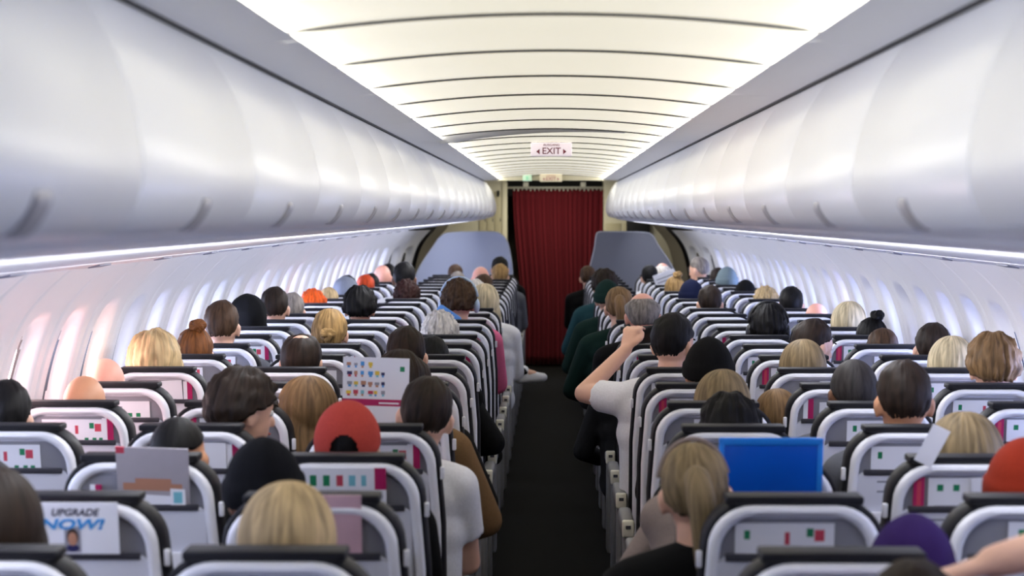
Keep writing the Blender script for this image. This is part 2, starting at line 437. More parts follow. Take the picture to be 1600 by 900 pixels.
for s in (-1, 1):
    side = 'left' if s < 0 else 'right'
    w = struct(empty('wall_' + side), 'white moulded %s side wall of the cabin' % side)
    std = wall_panel(s, 0.0); sbm = mesh_from(pane_mesh(s, 0.0), 'window', [])
    y = 7.64 - 13 * PITCH; k = 0
    while y < 22.9:
        flat = y + PITCH / 2 <= 20.2
        obj('sidewall_panel', std if flat else wall_panel(s, y), w, (0, y, 0))
        if y < 21.5:
            m = DAYR if s > 0 else (DAYP if 6.2 < y < 8.6 else DAYL)
            o = obj('window_%d' % wn, (sbm if flat else mesh_from(pane_mesh(s, y), 'window', [])), None, (0, y, 0), m)
            struct(o, 'daylit cabin window in the %s wall' % side); wn += 1
            drop = [0, .0, .10, .22, .05, .16][(k * 7 + (3 if s > 0 else 0)) % 6]
            if drop:
                bm = bmesh.new(); z1, z0 = WC + .168, WC + .165 - drop
                q = []
                for z in (z1, z1 - (z1 - z0) * .5, z0): q.append([bm.verts.new((s * (wall_x(z) + .060) * taper(y), yy, z)) for yy in (-.125, .125)])
                for a, b in zip(q[:-1], q[1:]): bm.faces.new((a[0], a[1], b[1], b[0]))
                q2 = bmesh.ops.extrude_face_region(bm, geom=bm.faces[:])
                for v in q2['geom']:
                    if isinstance(v, bmesh.types.BMVert): v.co.x += s * .003
                obj('window_shade', mesh_from(bm, 'window_shade', [SHADE]), o)
        y += PITCH; k += 1
    WEND = y - PITCH / 2
    # plain lining beside and behind the camera
    obj('rear_lining', extrude_profile('rear_lining', [(s * x, z) for x, z in WP[::5]] , YB, 7.64 - 13.5 * PITCH, [WALLM], closed=False), w)
    # forward door region: dark curved lining with an oval framed window
    dn = struct(obj('door_%d' % (1 if s < 0 else 2), extrude_profile('door', [(s * 1.2, 1.9)] + [(s * x, z) for x, z in WP[::4]], WEND - .02, 26.0, [BROWN], closed=False, ny=12, f=lambda y: .812 - .03 * (y - WEND))), 'brown grey lining of the forward %s door' % side)
    fr = bmesh.new(); pts = [(s * (wall_x(WC + .02 + .13 * math.sin(a)) * .9 - .012), WEND + .75 + .3 * math.cos(a), WC + .02 + .13 * math.sin(a)) for a in [2 * PI * i / 24 for i in range(25)]]
    tube_bm(fr, pts, .014, 8, cap=False)
    obj('door_window_frame', mesh_from(fr, 'door_window_frame', [CREAM]), dn)

# forward partitions, monuments and curtain
for s in (-1, 1):
    side = 'left' if s < 0 else 'right'
    yp = 22.15
    P = [(.42, 0.0), (.395, .8), (.40, 1.12), (.43, 1.34), (.465, 1.44), (.52, 1.495), (.62, 1.517), (1.02, 1.51), (1.13, 1.47), (1.20, 1.38), (1.36, 1.13), (1.42, .9), (1.44, .5), (1.44, 0)] if s < 0 else \
        [(.36, 0.0), (.37, .8), (.40, 1.12), (.45, 1.34), (.47, 1.48), (.50, 1.515), (.62, 1.518), (.95, 1.512), (1.04, 1.48), (1.10, 1.38), (1.24, 1.17), (1.32, .95), (1.36, .5), (1.36, 0)]
    P = [P[0]] + spline(P[1:-1], 4) + [P[-1]]
    bm = bmesh.new()
    f1 = [bm.verts.new((s * x, yp, z)) for x, z in P]; f2 = [bm.verts.new((s * x, yp + .03, z)) for x, z in P]
    bm.faces.new(f1); bm.faces.new(f2[::-1]); n = len(P)
    for i in range(n): bm.faces.new((f1[i], f1[(i + 1) % n], f2[(i + 1) % n], f2[i]))
    p = obj('partition', mesh_from(bm, 'partition', [PART if s < 0 else mat('partition_grey', (118, 120, 130), .5, var=.02, scale=3)], smooth=False))
    tag(p, ('pale blue' if s < 0 else 'plain grey') + ' partition in front of the first %s row, beside the red curtain' % side, 'partition')
    bm = bmesh.new(); tube_bm(bm, [(s * x, yp + .015, z) for x, z in P], .012, 6)
    obj('edge_trim', mesh_from(bm, 'edge_trim', [mat('edge_pale', (196, 200, 208), .4)]), p)
    # galley / wardrobe monuments
    x0, x1 = (-1.36, -.50) if s < 0 else (.585, 1.36)
    g = tag(empty('galley_cabinet', (0, 24.0, 0)), 'cream galley cabinet behind the %s partition and bins' % side, 'cabinet')
    obj('cabinet_body', box('cabinet_body', (x0, x1, 0, 1.2, 0, 2.12), CREAM, .006), g)
    if s < 0:
        obj('corner_post', box('corner_post', (-.545, -.485, -.02, .05, 0, 2.06), mat('post_cream', (224, 216, 186), .45), .008), g)
        for i in range(3):
            d = obj('cabinet_door', box('cabinet_door', (-.80 + i * .085, -.725 + i * .085, -.012, .004, 1.1, 1.86 if i < 2 else 1.95), mat('door_beige', (190, 180, 146), .5), .004), g)
            obj('door_knob', box('door_knob', (-.735 + i * .085, -.728 + i * .085, -.02, -.01, 1.62, 1.66), DGREY, .002), d)
        obj('wall_phone', box('wall_phone', (-.60, -.572, -.03, 0, 1.90, 1.965), DARK, .006), g)
    else:
        for i in range(2):
            obj('cabinet_door', box('cabinet_door', (.60 + i * .20, .78 + i * .20, -.012, .004, 1.1, 1.60), mat('door_beige', (190, 180, 146), .5), .004), g)
        obj('equipment_box', box('equipment_box', (.84, 1.10, -.05, 0, 1.50, 1.66), DARK, .006), g)
yc = 24.05
rail = tag(obj('curtain_rail', box('curtain_rail', (-.50, .62, yc - .02, yc + .02, 1.985, 2.01), mat('rail_grey', (168, 164, 150), .4), .004)), 'grey curtain rail across the aisle', 'curtain rail')
for x in (-.28, .36): obj('rail_bracket', box('rail_bracket', (x - .03, x + .03, yc - .03, yc + .03, 2.008, 2.06), CAPC, .008), rail)
struct(obj('trim_7', box('trim_7', (-.62, .7, yc + .5, yc + .55, 1.9, 2.3), DARK)), 'dark slot above the curtain')
bm = bmesh.new(); nx, nz = 190, 18; V = []
for j in range(nz + 1):
    z = 1.972 - (1.972 - 0.02) * j / nz; row = []
    t = j / nz
    for i in range(nx + 1):
        u = i / nx
        xl, xr = -.425 + .10 * ss(t * 1.3), .595 - .05 * t
        x = xl + (xr - xl) * u
        a = .030 * math.sin(u * 2 * PI * 17 + .9 * math.sin(u * 9)) * (.55 + .45 * t) + .012 * math.sin(u * 2 * PI * 41 + 2)
        row.append(bm.verts.new((x, yc + a, z)))
    V.append(row)
for j in range(nz):
    for i in range(nx): bm.faces.new((V[j][i], V[j][i + 1], V[j + 1][i + 1], V[j + 1][i]))
q = bmesh.ops.extrude_face_region(bm, geom=bm.faces[:])
for v in q['geom']:
    if isinstance(v, bmesh.types.BMVert): v.co.y += .004
cur = tag(obj('curtain', mesh_from(bm, 'curtain', [CURT])), 'dark red pleated curtain closing the aisle at the far end', 'curtain')
hk = box('hook', (-.006, .006, -.006, .006, -.012, .014), CAPC, .002)
for i in range(22): obj('hook', hk, cur, (-.41 + i * .046, yc, 1.972))

# exit signs
def exit_sign(y, w, h, zt, label, dim=False):
    e = tag(empty('exit_sign', (0.0, y, zt)), label, 'sign', 'exit signs under the ceiling')
    mw = EXITW if not dim else mat('exit_faint', (222, 212, 186), .5, emit=.12)
    mt = EXITM if not dim else mat('exit_faint_red', (176, 96, 104), .5)
    obj('sign_box', box('sign_box', (-w / 2, w / 2, -.03, .03, -h, 0), mw, .006), e)
    def put(b, size, x, z, name='lettering', bold=0.0):
        o = obj(name, text_mesh(b, size, mt, name, bold=bold), e, (x, -.0312, z)); o.rotation_euler = (PI / 2, 0, 0)
    put('AUSGANG', h * .25, 0, -h * .19); put('EXIT', h * .66, 0, -h * .63, bold=.0004)
    for sx in (-1, 1):
        bm = bmesh.new(); c = w * .315 * sx; d = h * .15
        vs_ = [bm.verts.new(p) for p in ((c + sx * d, -.0314, -h * .66), (c - sx * d * .6, -.0314, -h * .66 + d * 1.3), (c - sx * d * .6, -.0314, -h * .66 - d * 1.3))]
        bm.faces.new(vs_); q = bmesh.ops.extrude_face_region(bm, geom=bm.faces[:])
        for v in q['geom']:
            if isinstance(v, bmesh.types.BMVert): v.co.y += .001
        obj('arrow', mesh_from(bm, 'arrow', [mt], smooth=False), e)
exit_sign(11.85, .226, .076, 2.094, 'white exit sign with maroon letters and arrows, the nearer one')
exit_sign(CE - .02, .22, .075, 2.098, 'faint small exit sign on the far cream header', True)
g = tag(empty('running_man_sign', (-.235, CE - .01, 2.06)), 'small glowing green sign left of the far exit sign', 'sign')
obj('sign_plate', box('sign_plate', (-.045, .045, -.01, .01, -.03, .03), mat('green_glow', (196, 226, 200), .5, emit=.15), .003), g)
obj('symbol', box('symbol', (-.012, .012, -.0125, -.009, -.018, .018), mat('green_symbol', (150, 216, 176), .5, emit=.15), .002), g)

# ---------------------------------------------------------------- seats
ROWP = 0.74; SX = {'LW': -1.5, 'LM': -1.0, 'LA': -.5, 'RA': .5, 'RM': 1.0, 'RW': 1.5}
def row_y(r): return (5 + r) * ROWP
TOP = 1.114; LEAN = 0.2
def SP(x, v, dep): return Vector((x, -v * LEAN - dep, TOP + v))       # seat-back plane to seat space
def outline(k, kt, bot=-.70, hw=.202, r=.10, n=8):
    # loop: up the left side, round the top, down the right, back along the bottom
    w, rr = hw - k, max(r - k * .6, .02); vt = -kt
    wt = w - .012
    p = [(-w, bot)] + [(-w, bot + (vt - rr - bot) * t) for t in (.3, .6)]
    p = [(-w, bot), (-w, -.42), (-w, -.28)]
    for i in range(n + 1):
        a = PI / 2 * i / n; p.append((-wt + rr - rr * math.cos(a) * (1 + .012 / rr * (1 - i / n) * 0), vt - rr + rr * math.sin(a)))
    return p + [(-x, v) for x, v in p[::-1]]
def loops_mesh(name, loops, m, close_first=True, close_last=True, angle=45):
    bm = bmesh.new(); R = [[bm.verts.new(SP(x, v, d)) for x, v in lp] for lp, d in loops]; n = len(R[0])
    for a, b in zip(R[:-1], R[1:]):
        for i in range(n): bm.faces.new((a[i], a[(i + 1) % n], b[(i + 1) % n], b[i]))
    if close_first: bm.faces.new(R[0])
    if close_last: bm.faces.new(R[-1][::-1])
    return mesh_from(bm, name, [m], angle=angle)
def slab(name, x0, x1, v0, v1, d0, d1, m, bev=.003):
    bm = bmesh.new(); box_bm(bm, x0, x1, d0, d1, v0, v1, bev)
    for v in bm.verts: v.co = SP(v.co.x, v.co.z, v.co.y)
    return mesh_from(bm, name, [m], angle=50)
M_ = {}
M_['back_cushion'] = loops_mesh('back_cushion', [(outline(.03, .024), -.09), (outline(.012, .010), -.084), (outline(0, 0.003), -.07), (outline(0, .003), -.004), (outline(.005, .008), .003)], LEATH)
M_['back_shell'] = loops_mesh('back_shell', [(outline(.011, .014), -.01), (outline(.011, .014), .014), (outline(.016, .019), .024), (outline(.024, .026), .027), (outline(.033, .034), .023), (outline(.038, .039), .004)], SHELL)
M_['pocket_recess'] = slab('pocket_recess', -.155, .155, -.14, -.042, .0, .0065, POCK, .002)
bm = bmesh.new()
pl = [(-.162, -.69), (-.162, -.135), (-.146, -.124), (.146, -.124), (.162, -.135), (.162, -.69)]
a = [bm.verts.new(SP(x, v, .0)) for x, v in pl]; b = [bm.verts.new(SP(x * .985, v - .003, .021)) for x, v in pl]
bm.faces.new(b)
for i in range(6): bm.faces.new((a[i], a[(i + 1) % 6], b[(i + 1) % 6], b[i]))
M_['lower_panel'] = mesh_from(bm, 'lower_panel', [PANEL], smooth=False)
M_['pocket_lip'] = slab('pocket_lip', -.143, .143, -.132, -.116, .012, .027, LIP, .003)
M_['side_gusset'] = slab('side_gusset', -.006, .006, -.13, -.07, .004, .02, POCK, .003)
M_['headrest_pad'] = slab('headrest_pad', -.142, .142, -.013, .005, -.074, .011, LEATH, .005)
M_['tray_table'] = slab('tray_table', -.150, .150, -.50, -.235, .018, .034, SHELL, .006)
M_['tray_latch'] = slab('tray_latch', -.008, .008, -.255, -.21, .03, .044, LIP, .004)
M_['coat_tab'] = slab('coat_tab', -.006, .006, -.018, .018, -.006, .012, SHELL, .003)
M_['label_line'] = slab('label_line', -.025, .025, -.003, .003, .0, .0007, GREYP, 0)
bm = bmesh.new(); box_bm(bm, -.218, .218, .14, .62, .36, .47, .03, 3); M_['seat_cushion'] = mesh_from(bm, 'seat_cushion', [LEATH], angle=60)
M_['seat_frame'] = box('seat_frame', (-.215, .215, .16, .58, .32, .365), METAL, .01)
def armrest_mesh():
    bm = bmesh.new(); box_bm(bm, -.024, .024, .135, .50, .575, .625, .014, 3); return mesh_from(bm, 'armrest', [ARMG], angle=60)
M_['armrest'] = armrest_mesh()
bm = bmesh.new(); box_bm(bm, -.021, .021, .105, .145, .57, .628, .006); M_['end_cap'] = mesh_from(bm, 'end_cap', [CAPC], angle=60)
bm = bmesh.new(); box_bm(bm, -.009, .009, .1025, .108, .600, .612, 0); M_['cap_slot'] = mesh_from(bm, 'cap_slot', [LIP], smooth=False)
bm = bmesh.new(); box_bm(bm, -.014, .014, .12, .23, .16, .58, .013, 3); M_['side_shroud'] = mesh_from(bm, 'side_shroud', [ARMG], angle=60)
bm = bmesh.new(); tube_bm(bm, [(0, .24, .34), (0, .20, .02), (0, .18, 0)], .016); M_['leg_r'] = mesh_from(bm, 'leg', [METAL])
bm = bmesh.new(); tube_bm(bm, [(0, .50, .34), (0, .56, .02), (0, .57, 0)], .016); M_['leg_f'] = mesh_from(bm, 'leg', [METAL])
seat_of = {}
CARDS = [card_mesh('safety_card', .205, .078, [(.09, .15, .55, .8, GREEN), (.72, .79, .62, .86, GREEN), (.8, .9, .5, .82, REDP), (.64, .7, .05, .24, GREEN), (.76, .82, .05, .24, GREEN), (.86, .92, .05, .24, GREEN), (.5, .55, .4, .75, REDP)], PAPER),
         card_mesh('safety_card', .15, .082, [(.14, .24, .6, .8, GREEN), (.4, .5, .6, .8, GREEN), (.72, .8, .3, .9, REDP), (.84, .92, .3, .9, REDP), (.1, .5, .1, .16, GREYP)], PAPER),
         card_mesh('safety_card', .19, .07, [(.1, .5, .6, .74, GREYP), (.1, .4, .3, .42, REDP), (.6, .68, .2, .4, GREEN), (.75, .83, .2, .4, GREEN)], PAPER)]
BOOK = card_mesh('booklet', .026, .085, [(.3, .7, .12, .9, REDP)], MAGENTA, .006)
BOOKB = card_mesh('booklet', .034, .082, [(.0, .45, 0, 1, PAPER)], MAGENTA, .006)
SHEET = card_mesh('leaflet', .09, .085, [(.1, .7, .08, .14, GREYP), (.35, .7, .02, .12, REDP)], PAPER)
def pocket_item(name, me, r, s, dx, vb, dep, label, cat, tilt=0.0, group=None, fwd=0.0):
    o = obj(name, me, None, None); p = SP(dx, vb, dep)
    o.location = (SX[s] + p.x, row_y(r) + p.y, p.z); o.rotation_euler = (math.atan(LEAN) + fwd, tilt, 0)
    return tag(o, label, cat, group)
COL = {'W': 'window', 'M': 'middle', 'A': 'aisle'}
# pocket cards spread out so their positions differ; slots (seat) left bare carry special items below
SPECIAL = {(1, 'LM'), (2, 'LM'), (2, 'RA')}
def add_seat(r, s):
    side = 'left' if s[0] == 'L' else 'right'; col = COL[s[1]]; si = -1 if s[0] == 'L' else 1
    e = empty('airline_seat', (SX[s], row_y(r), 0)); seat_of[(r, s)] = e
    row = ('%s row from the camera' % ORD[r + 1]) if r >= 0 else 'row under the lower picture edge'
    tag(e, 'grey-white backed %s seat with black rim, %s block, %s' % (col, side, row), 'seat', 'passenger seats of the %s block' % side)
    for k in ('back_cushion', 'back_shell', 'lower_panel', 'headrest_pad', 'seat_cushion', 'seat_frame'): obj(k, M_[k], e)
    sh = obj('pocket_recess', M_['pocket_recess'], e); obj('pocket_lip', M_['pocket_lip'], e)
    if r < 14:
        t = obj('tray_table', M_['tray_table'], e); obj('tray_latch', M_['tray_latch'], t)
        for q in (-1, 1):
            p = SP(q * .196, -.13, .006); o = obj('coat_tab', M_['coat_tab'], e, (p.x, p.y + .226 * 0 , p.z - TOP)); o.location = (q * .196, .026, -.13)
        if r < 7:
            for v in (-.150, -.178):
                p = SP(-.08, v, .021); o = obj('label_line', M_['label_line'], e); o.location = Vector((-.08, p.y, p.z - TOP))
    for q in ((-si,) if s[1] != 'W' else (-si, si)):
        arm = obj('armrest', M_['armrest'], e, (q * .232, 0, 0)); obj('end_cap', M_['end_cap'], arm); obj('cap_slot', M_['cap_slot'], arm)
    if s[1] == 'A': obj('side_shroud', M_['side_shroud'], e, (-si * .236, 0, 0))
    if s[1] in 'AW':
        obj('leg', M_['leg_r'], e, (-si * .12, 0, 0)); obj('leg', M_['leg_f'], e, (-si * .12, 0, 0))
    if 0 <= r < 11 and (r, s) not in SPECIAL:
        h = (r * 7 + int(SX[s] * 4) * 3) % 5
        where = '%s %s seat pocket, %s' % (side, col, row)
        c = CARDS[h % 3]
        pocket_item('safety_card', c, r, s, (-.02 if h % 2 else .015), -.128, .0105, 'white safety card in ' + where, 'card', 0, 'safety cards in the seat pockets')
        if h != 3: pocket_item('booklet', BOOK if h % 2 else BOOKB, r, s, (.118 if h in (0, 4) else -.118), -.128, .0125, 'magenta booklet in ' + where, 'booklet', 0, 'magenta booklets in the seat pockets')
        if h in (1, 4) and r < 7: pocket_item('leaflet', SHEET, r, s, .055, -.127, .0185, 'white leaflet in ' + where, 'leaflet', random.uniform(-.06, .06), 'white leaflets in the seat pockets')
NROW = 24
for r in range(-1, NROW):
    for s in SX:
        if r == -1 and s not in ('RA', 'RM'): continue
        add_seat(r, s)

# special pocket contents of the nearest left seats
po = pocket_item('poster', card_mesh('poster', .205, .112, [(.0, .08, 0, .05, MAGENTA)], PAPER, .002), 1, 'LM', -.0, -.118, .03, 'white poster reading UPGRADE NOW with a small portrait, on the seat back', 'poster')
t = obj('lettering', text_mesh('UPGRADE', .022, mat('ink_dark', (60, 60, 84), .5), shear=.25, bold=.0004), po, (.012, -.0016, .090)); t.rotation_euler = (PI / 2, 0, 0)
t = obj('lettering', text_mesh('NOW!', .030, BLUEP, shear=.25, bold=.0012), po, (.004, -.0016, .064)); t.rotation_euler = (PI / 2, 0, 0); t.scale = (1.5, 1, 1)
def disc(name, w, h, m, dy):
    bm = bmesh.new(); ell_bm(bm, (0, 0, 0), (w, .0006, h)); return mesh_from(bm, name, [m])
pt = obj('portrait', card_mesh('portrait', .034, .056, [], mat('portrait_ground', (150, 150, 162), .5), .0008), po, (.006, -.0015, .004))
obj('portrait_hair', disc('portrait_hair', .0125, .018, mat('ink_brown', (60, 44, 38), .5), 0), pt, (0, -.0006, .034))
obj('portrait_face', disc('portrait_face', .0095, .0145, ORANP, 0), pt, (0, -.0012, .029))
obj('portrait_shirt', disc('portrait_shirt', .0135, .008, NAVYP, 0), pt, (0, -.0006, .009))
mg = pocket_item('magazine', card_mesh('magazine', .175, .165, [(0, .12, .9, 1, REDP), (.08, .9, .3, .42, ORANP), (.25, .75, .36, .5, ORANP)], mat('cover_grey', (176, 170, 176), .45), .004), 2, 'LM', .035, -.127, .014, 'grey covered magazine standing high out of the pocket before the buzz cut', 'magazine', .03, fwd=.17)
pocket_item('leaflet', card_mesh('leaflet', .125, .068, [(.5, .8, .02, .08, REDP)], PAPER, .003), 2, 'LM', .02, -.127, .021, 'white folded leaflet in front of the tall grey magazine', 'leaflet')
pocket_item('booklet', card_mesh('booklet', .028, .060, [(0, .45, 0, 1, PAPER)], MAGENTA, .006), 2, 'LM', -.105, -.127, .016, 'magenta and white booklet left of the tall grey magazine', 'booklet')
pocket_item('snack_packet', card_mesh('snack_packet', .036, .072, [(0, 1, .82, 1, NAVYP), (.2, .8, .2, .6, CYANP)], PAPER, .008), 2, 'LM', .095, -.126, .022, 'small blue and white packet right of the folded leaflet', 'packet')
pocket_item('picture_leaflet', card_mesh('picture_leaflet', .20, .09, [(.08, .16, .5, .8, GREEN), (.24, .32, .5, .8, GREEN), (.4, .48, .5, .8, REDP), (.55, .63, .5, .8, CYANP), (.7, .76, .5, .8, CYANP), (.86, 1, .4, 1, MAGENTA)], PAPER, .002), 2, 'LA', .0, -.112, .03, 'white leaflet with coloured squares behind the blonde head', 'leaflet')
mg2 = pocket_item('magazine', card_mesh('magazine', .12, .14, [(.05, .3, .6, .9, REDP)], mat('cover_pink', (206, 170, 180), .45), .004), 1, 'LA', .045, -.13, .022, 'pale pink magazine showing right of the blonde head', 'magazine')

# the held picture card, blue folder and other carried things
cr = [(0, 1, .42, .50, MAGENTA), (.86, .93, .84, .90, GREEN), (.55, .85, .445, .465, PAPER)]
pal = [REDP, YELP, CYANP, BLUEP, ORANP, NAVYP, GREYP]
random.seed(3)
for j, zz in enumerate((.90, .79, .67, .56)):
    for i in range(6 if j else 4):
        x = .06 + i * .105 + random.uniform(-.01, .01); w = random.uniform(.05, .08); h = random.uniform(.03, .05)
        cr.append((x, x + w, zz, zz + h, random.choice(pal))); cr.append((x + w * .2, x + w * .8, zz - .025, zz, random.choice(pal)))
pc = tag(obj('picture_card', card_mesh('picture_card', .196, .25, cr, PAPER, .002)), 'white picture card with coloured drawings held upright above the seats', 'card')
pc.location = (-.525, 6.36, 1.03); pc.rotation_euler = (.12, .03, 0)
bf = tag(empty('plastic_folder', (0.5 + .02, row_y(2), 0)), 'bright blue plastic folder hanging over a right aisle seat back', 'folder')
BLUEF = mat('folder_blue', (16, 96, 214), .25, var=.08, scale=6); BLUEE = mat('folder_edge', (44, 140, 240), .25)
o = obj('folder_body', slab('folder_body', -.118, .118, -.115, .045, .050, .058, BLUEF, .003), bf)
for n_, a in (('folder_edge', (-.124, -.110, -.118, .052, .047, .061)), ('folder_edge', (.110, .124, -.118, .052, .047, .061)), ('folder_edge', (-.124, .124, .036, .056, .047, .061))):
    obj(n_, slab(n_, *a, BLUEE, .004), bf)
obj('hanging_tab', slab('hanging_tab', -.05, .05, .01, .05, .0, .05, BLUEE, .003), bf)
pp = pocket_item('paper_sheet', card_mesh('paper_sheet', .045, .10, [], PAPER, .001), 2, 'RM', -.115, -.01, .03, 'white sheet of paper tilted beside the dark blonde bob', 'paper', .45)
wp = tag(obj('phone', box('phone', (-.022, .022, -.004, .004, -.04, .04), mat('phone_white', (225, 230, 240), .3, emit=.3), .004)), 'small white phone held up on the far right window side', 'phone')
wp.location = (1.565, row_y(14) + .05, 1.165)
nw = tag(obj('newspaper', card_mesh('newspaper', .19, .10, [(.1, .9, .2, .3, GREYP), (.1, .9, .5, .6, GREYP)], PAPER, .003)), 'folded newspaper held low before the right partition', 'newspaper')
nw.location = (.98, row_y(19) + .45, 1.12); nw.rotation_euler = (.2, -.35, 0)

# ---------------------------------------------------------------- people
HC = Vector((0, .25, 1.215)); HR = Vector((.076, .096, .098))     # cranium
NECK = Vector((0, .235, 1.10))
def head_matrix(yaw=0, pitch=0, roll=0, off=(0, 0, 0)):
    R = Matrix.Rotation(yaw, 4, 'Z') @ Matrix.Rotation(-pitch, 4, 'X') @ Matrix.Rotation(roll, 4, 'Y')
    return Matrix.Translation(NECK + Vector(off)) @ R @ Matrix.Translation(-NECK)
# arm chains (right side, mirrored for left): shoulder, elbow, wrist, finger direction
ARM = {'lap': ((.182, .235, .985), (.215, .345, .735), (.115, .555, .665), (-.35, .9, -.1)),
       'out': ((.182, .235, .985), (.29, .32, .735), (.20, .53, .665), (-.5, .85, -.1)),
       'camera': ((.185, .245, .985), (.335, .37, 1.00), (.165, .47, 1.165), (-.25, .35, .85)),
       'up': ((.182, .235, .985), (.225, .34, 1.21), (.405, .36, 1.15), (.93, .1, -.35)),
       'hold': ((.182, .235, .985), (.225, .40, .80), (.12, .56, .90), (.1, .5, .85)),
       'brace': ((.182, .235, .985), (.30, .56, .94), (.12, .62, .95), (-.8, .5, .1)),
       'fwd': ((.17, .42, .90), (.27, .50, .70), (.15, .64, .66), (-.4, .9, -.1))}
def hand(bm, w, d, sgn, curl=.6, grow=0.0):
    w = Vector(w); d = Vector(d).normalized()
    side = d.cross(Vector((0, 0, 1)));
    if side.length < .2: side = Vector((1, 0, 0))
    side.normalize(); dn = side.cross(d).normalized() * -1       # palm side
    pc_ = w + d * .05
    for q in (-.024, -.008, .008, .024): cap_bm(bm, w + side * q * .6, .014, w + d * .085 + side * q, .0125, n=8)
    L = (.062, .072, .078, .068)
    for i, q in enumerate((-.036, -.012, .012, .036)):
        b = w + d * .088 + side * q * .95; l = L[i]
        m1 = b + (d * math.cos(curl) + dn * math.sin(curl)) * l * .48
        m2 = m1 + (d * math.cos(curl * 2) + dn * math.sin(curl * 2)) * l * .32
        m3 = m2 + (d * math.cos(curl * 2.7) + dn * math.sin(curl * 2.7)) * l * .24
        cap_bm(bm, b, .0088, m1, .0082, n=8); cap_bm(bm, m1, .0082, m2, .0078, n=8); cap_bm(bm, m2, .0078, m3, .0070, n=8)
    t0 = w + d * .025 + side * sgn * .024; t1 = t0 + side * sgn * .026 + d * .03 + dn * .012; t2 = t1 + d * .032 + dn * .012 - side * sgn * .004
    cap_bm(bm, t0, .014, t1, .0115, n=8); cap_bm(bm, t1, .0115, t2, .009, n=8)
def mir(p): return (-p[0], p[1], p[2])
def build_pose(name, armL='lap', armR='lap', yaw=0, pitch=.10, roll=0, slump=0.0, legout=False):
    H = head_matrix(yaw, pitch, roll, (.07 if name == 'tee' else 0, .20 * slump + (.08 if name == 'slump_deep' else 0), -.12 * slump - (.09 if name == 'slump_deep' else 0)))
    def tr(p):                                # bend the trunk forward for slumped poses
        p = Vector(p)
        if slump and p.z > .6 and p.y < .5:
            k = (p.z - .6) / .45; p = p + Vector((0, .20 * slump * k, -.10 * slump * k))
        return p
    TR = [((-.085, .29, .56), .112, (.085, .29, .56), .112), ((-.075, .275, .70), .108, (.075, .275, .70), .108),
          ((-.085, .255, .85), .112, (.085, .255, .85), .112), ((-.115, .240, .95), .085, (.115, .240, .95), .085),
          ((-.075, .285, .57), .11, (-.08, .255, .87), .108), ((.075, .285, .57), .11, (.08, .255, .87), .108),
          ((0, .232, 1.03), .058, (-.165, .236, .992), .055), ((0, .232, 1.03), .058, (.165, .236, .992), .055)]
    kn = {}
    def legs(sg):
        if legout and sg > 0:
            return [((.09, .31, .555), .088, (.17, .70, .66), .060), ((.17, .70, .66), .058, (.35, .66, .60), .040)], (.35, .66, .60), (.95, .1, .05)
        return [((sg * .09, .31, .555), .088, (sg * .11, .715, .545), .060), ((sg * .11, .715, .545), .058, (sg * .115, .69, .10), .038)], (sg * .115, .69, .10), (0, 1, -.25)
    def arm(sg):
        A = ARM[armR if sg > 0 else armL]
        return [tuple(Vector(p if sg > 0 else mir(p))) for p in A]
    # --- body
    bm = bmesh.new()
    for a, ra, b, rb_ in TR: cap_bm(bm, tr(a), ra, tr(b), rb_)
    cap_bm(bm, tr((0, .225, 1.0)), .056, H @ Vector((0, .243, 1.12)), .053)
    ell_bm(bm, HC, HR, H, 28, 20)
    ell_bm(bm, (0, .275, 1.165), (.060, .072, .070), H)          # face
    ell_bm(bm, (0, .312, 1.118), (.034, .030, .028), H)          # chin
    cap_bm(bm, (0, .344, 1.205), .009, (0, .362, 1.168), .0125, H, 8)   # nose
    cap_bm(bm, (-.03, .334, 1.222), .010, (.03, .334, 1.222), .010, H, 8)   # brow
    cap_bm(bm, (-.015, .338, 1.140), .009, (.015, .338, 1.140), .009, H, 8)  # mouth
    for sg in (-1, 1):
        ell_bm(bm, (sg * .079, .245, 1.185), (.011, .020, .032), H @ Matrix.Identity(4), 12, 10)
        ell_bm(bm, (sg * .084, .238, 1.192), (.008, .017, .024), H, 12, 10)
        S, E, W, D = arm(sg)
        S, E = tr(S), tr(E)
        cap_bm(bm, S, .052, E, .040); cap_bm(bm, E, .040, W, .027)
        hand(bm, W, D, -sg, .75 if (armR if sg > 0 else armL) in ('camera', 'hold') else .45)
        L, an, fd = legs(sg)
        for a, ra, b, rb_ in L: cap_bm(bm, a, ra, b, rb_)
        cap_bm(bm, an, .035, Vector(an) + Vector(fd) * .08 + Vector((0, 0, -.02)), .03)
    body = remeshed(bm, 'person', .0075, 5)
    # --- shirt (short sleeve) / jumper (long sleeve)
    def shirt(long):
        bm = bmesh.new(); g = .015
        for a, ra, b, rb_ in TR: cap_bm(bm, tr(a), ra + g, tr(b), rb_ + g)
        for sg in (-1, 1):
            S, E, W, D = arm(sg); S, E, W = tr(S), tr(E), Vector(W)
            if long:
                cap_bm(bm, S, .052 + g, E, .042 + g); tube_bm(bm, [E, E.lerp(W, .9), E.lerp(W, .97)], [.042 + g, .030 + g, .031 + g], 14)
            else:
                tube_bm(bm, [S, S.lerp(E, .55), S.lerp(E, .62)], [.055 + g, .050 + g, .052 + g], 14); ell_bm(bm, S, (.055 + g,) * 3)
        return remeshed(bm, 'shirt', .011, 4)
    bm = bmesh.new()
    shoes = []
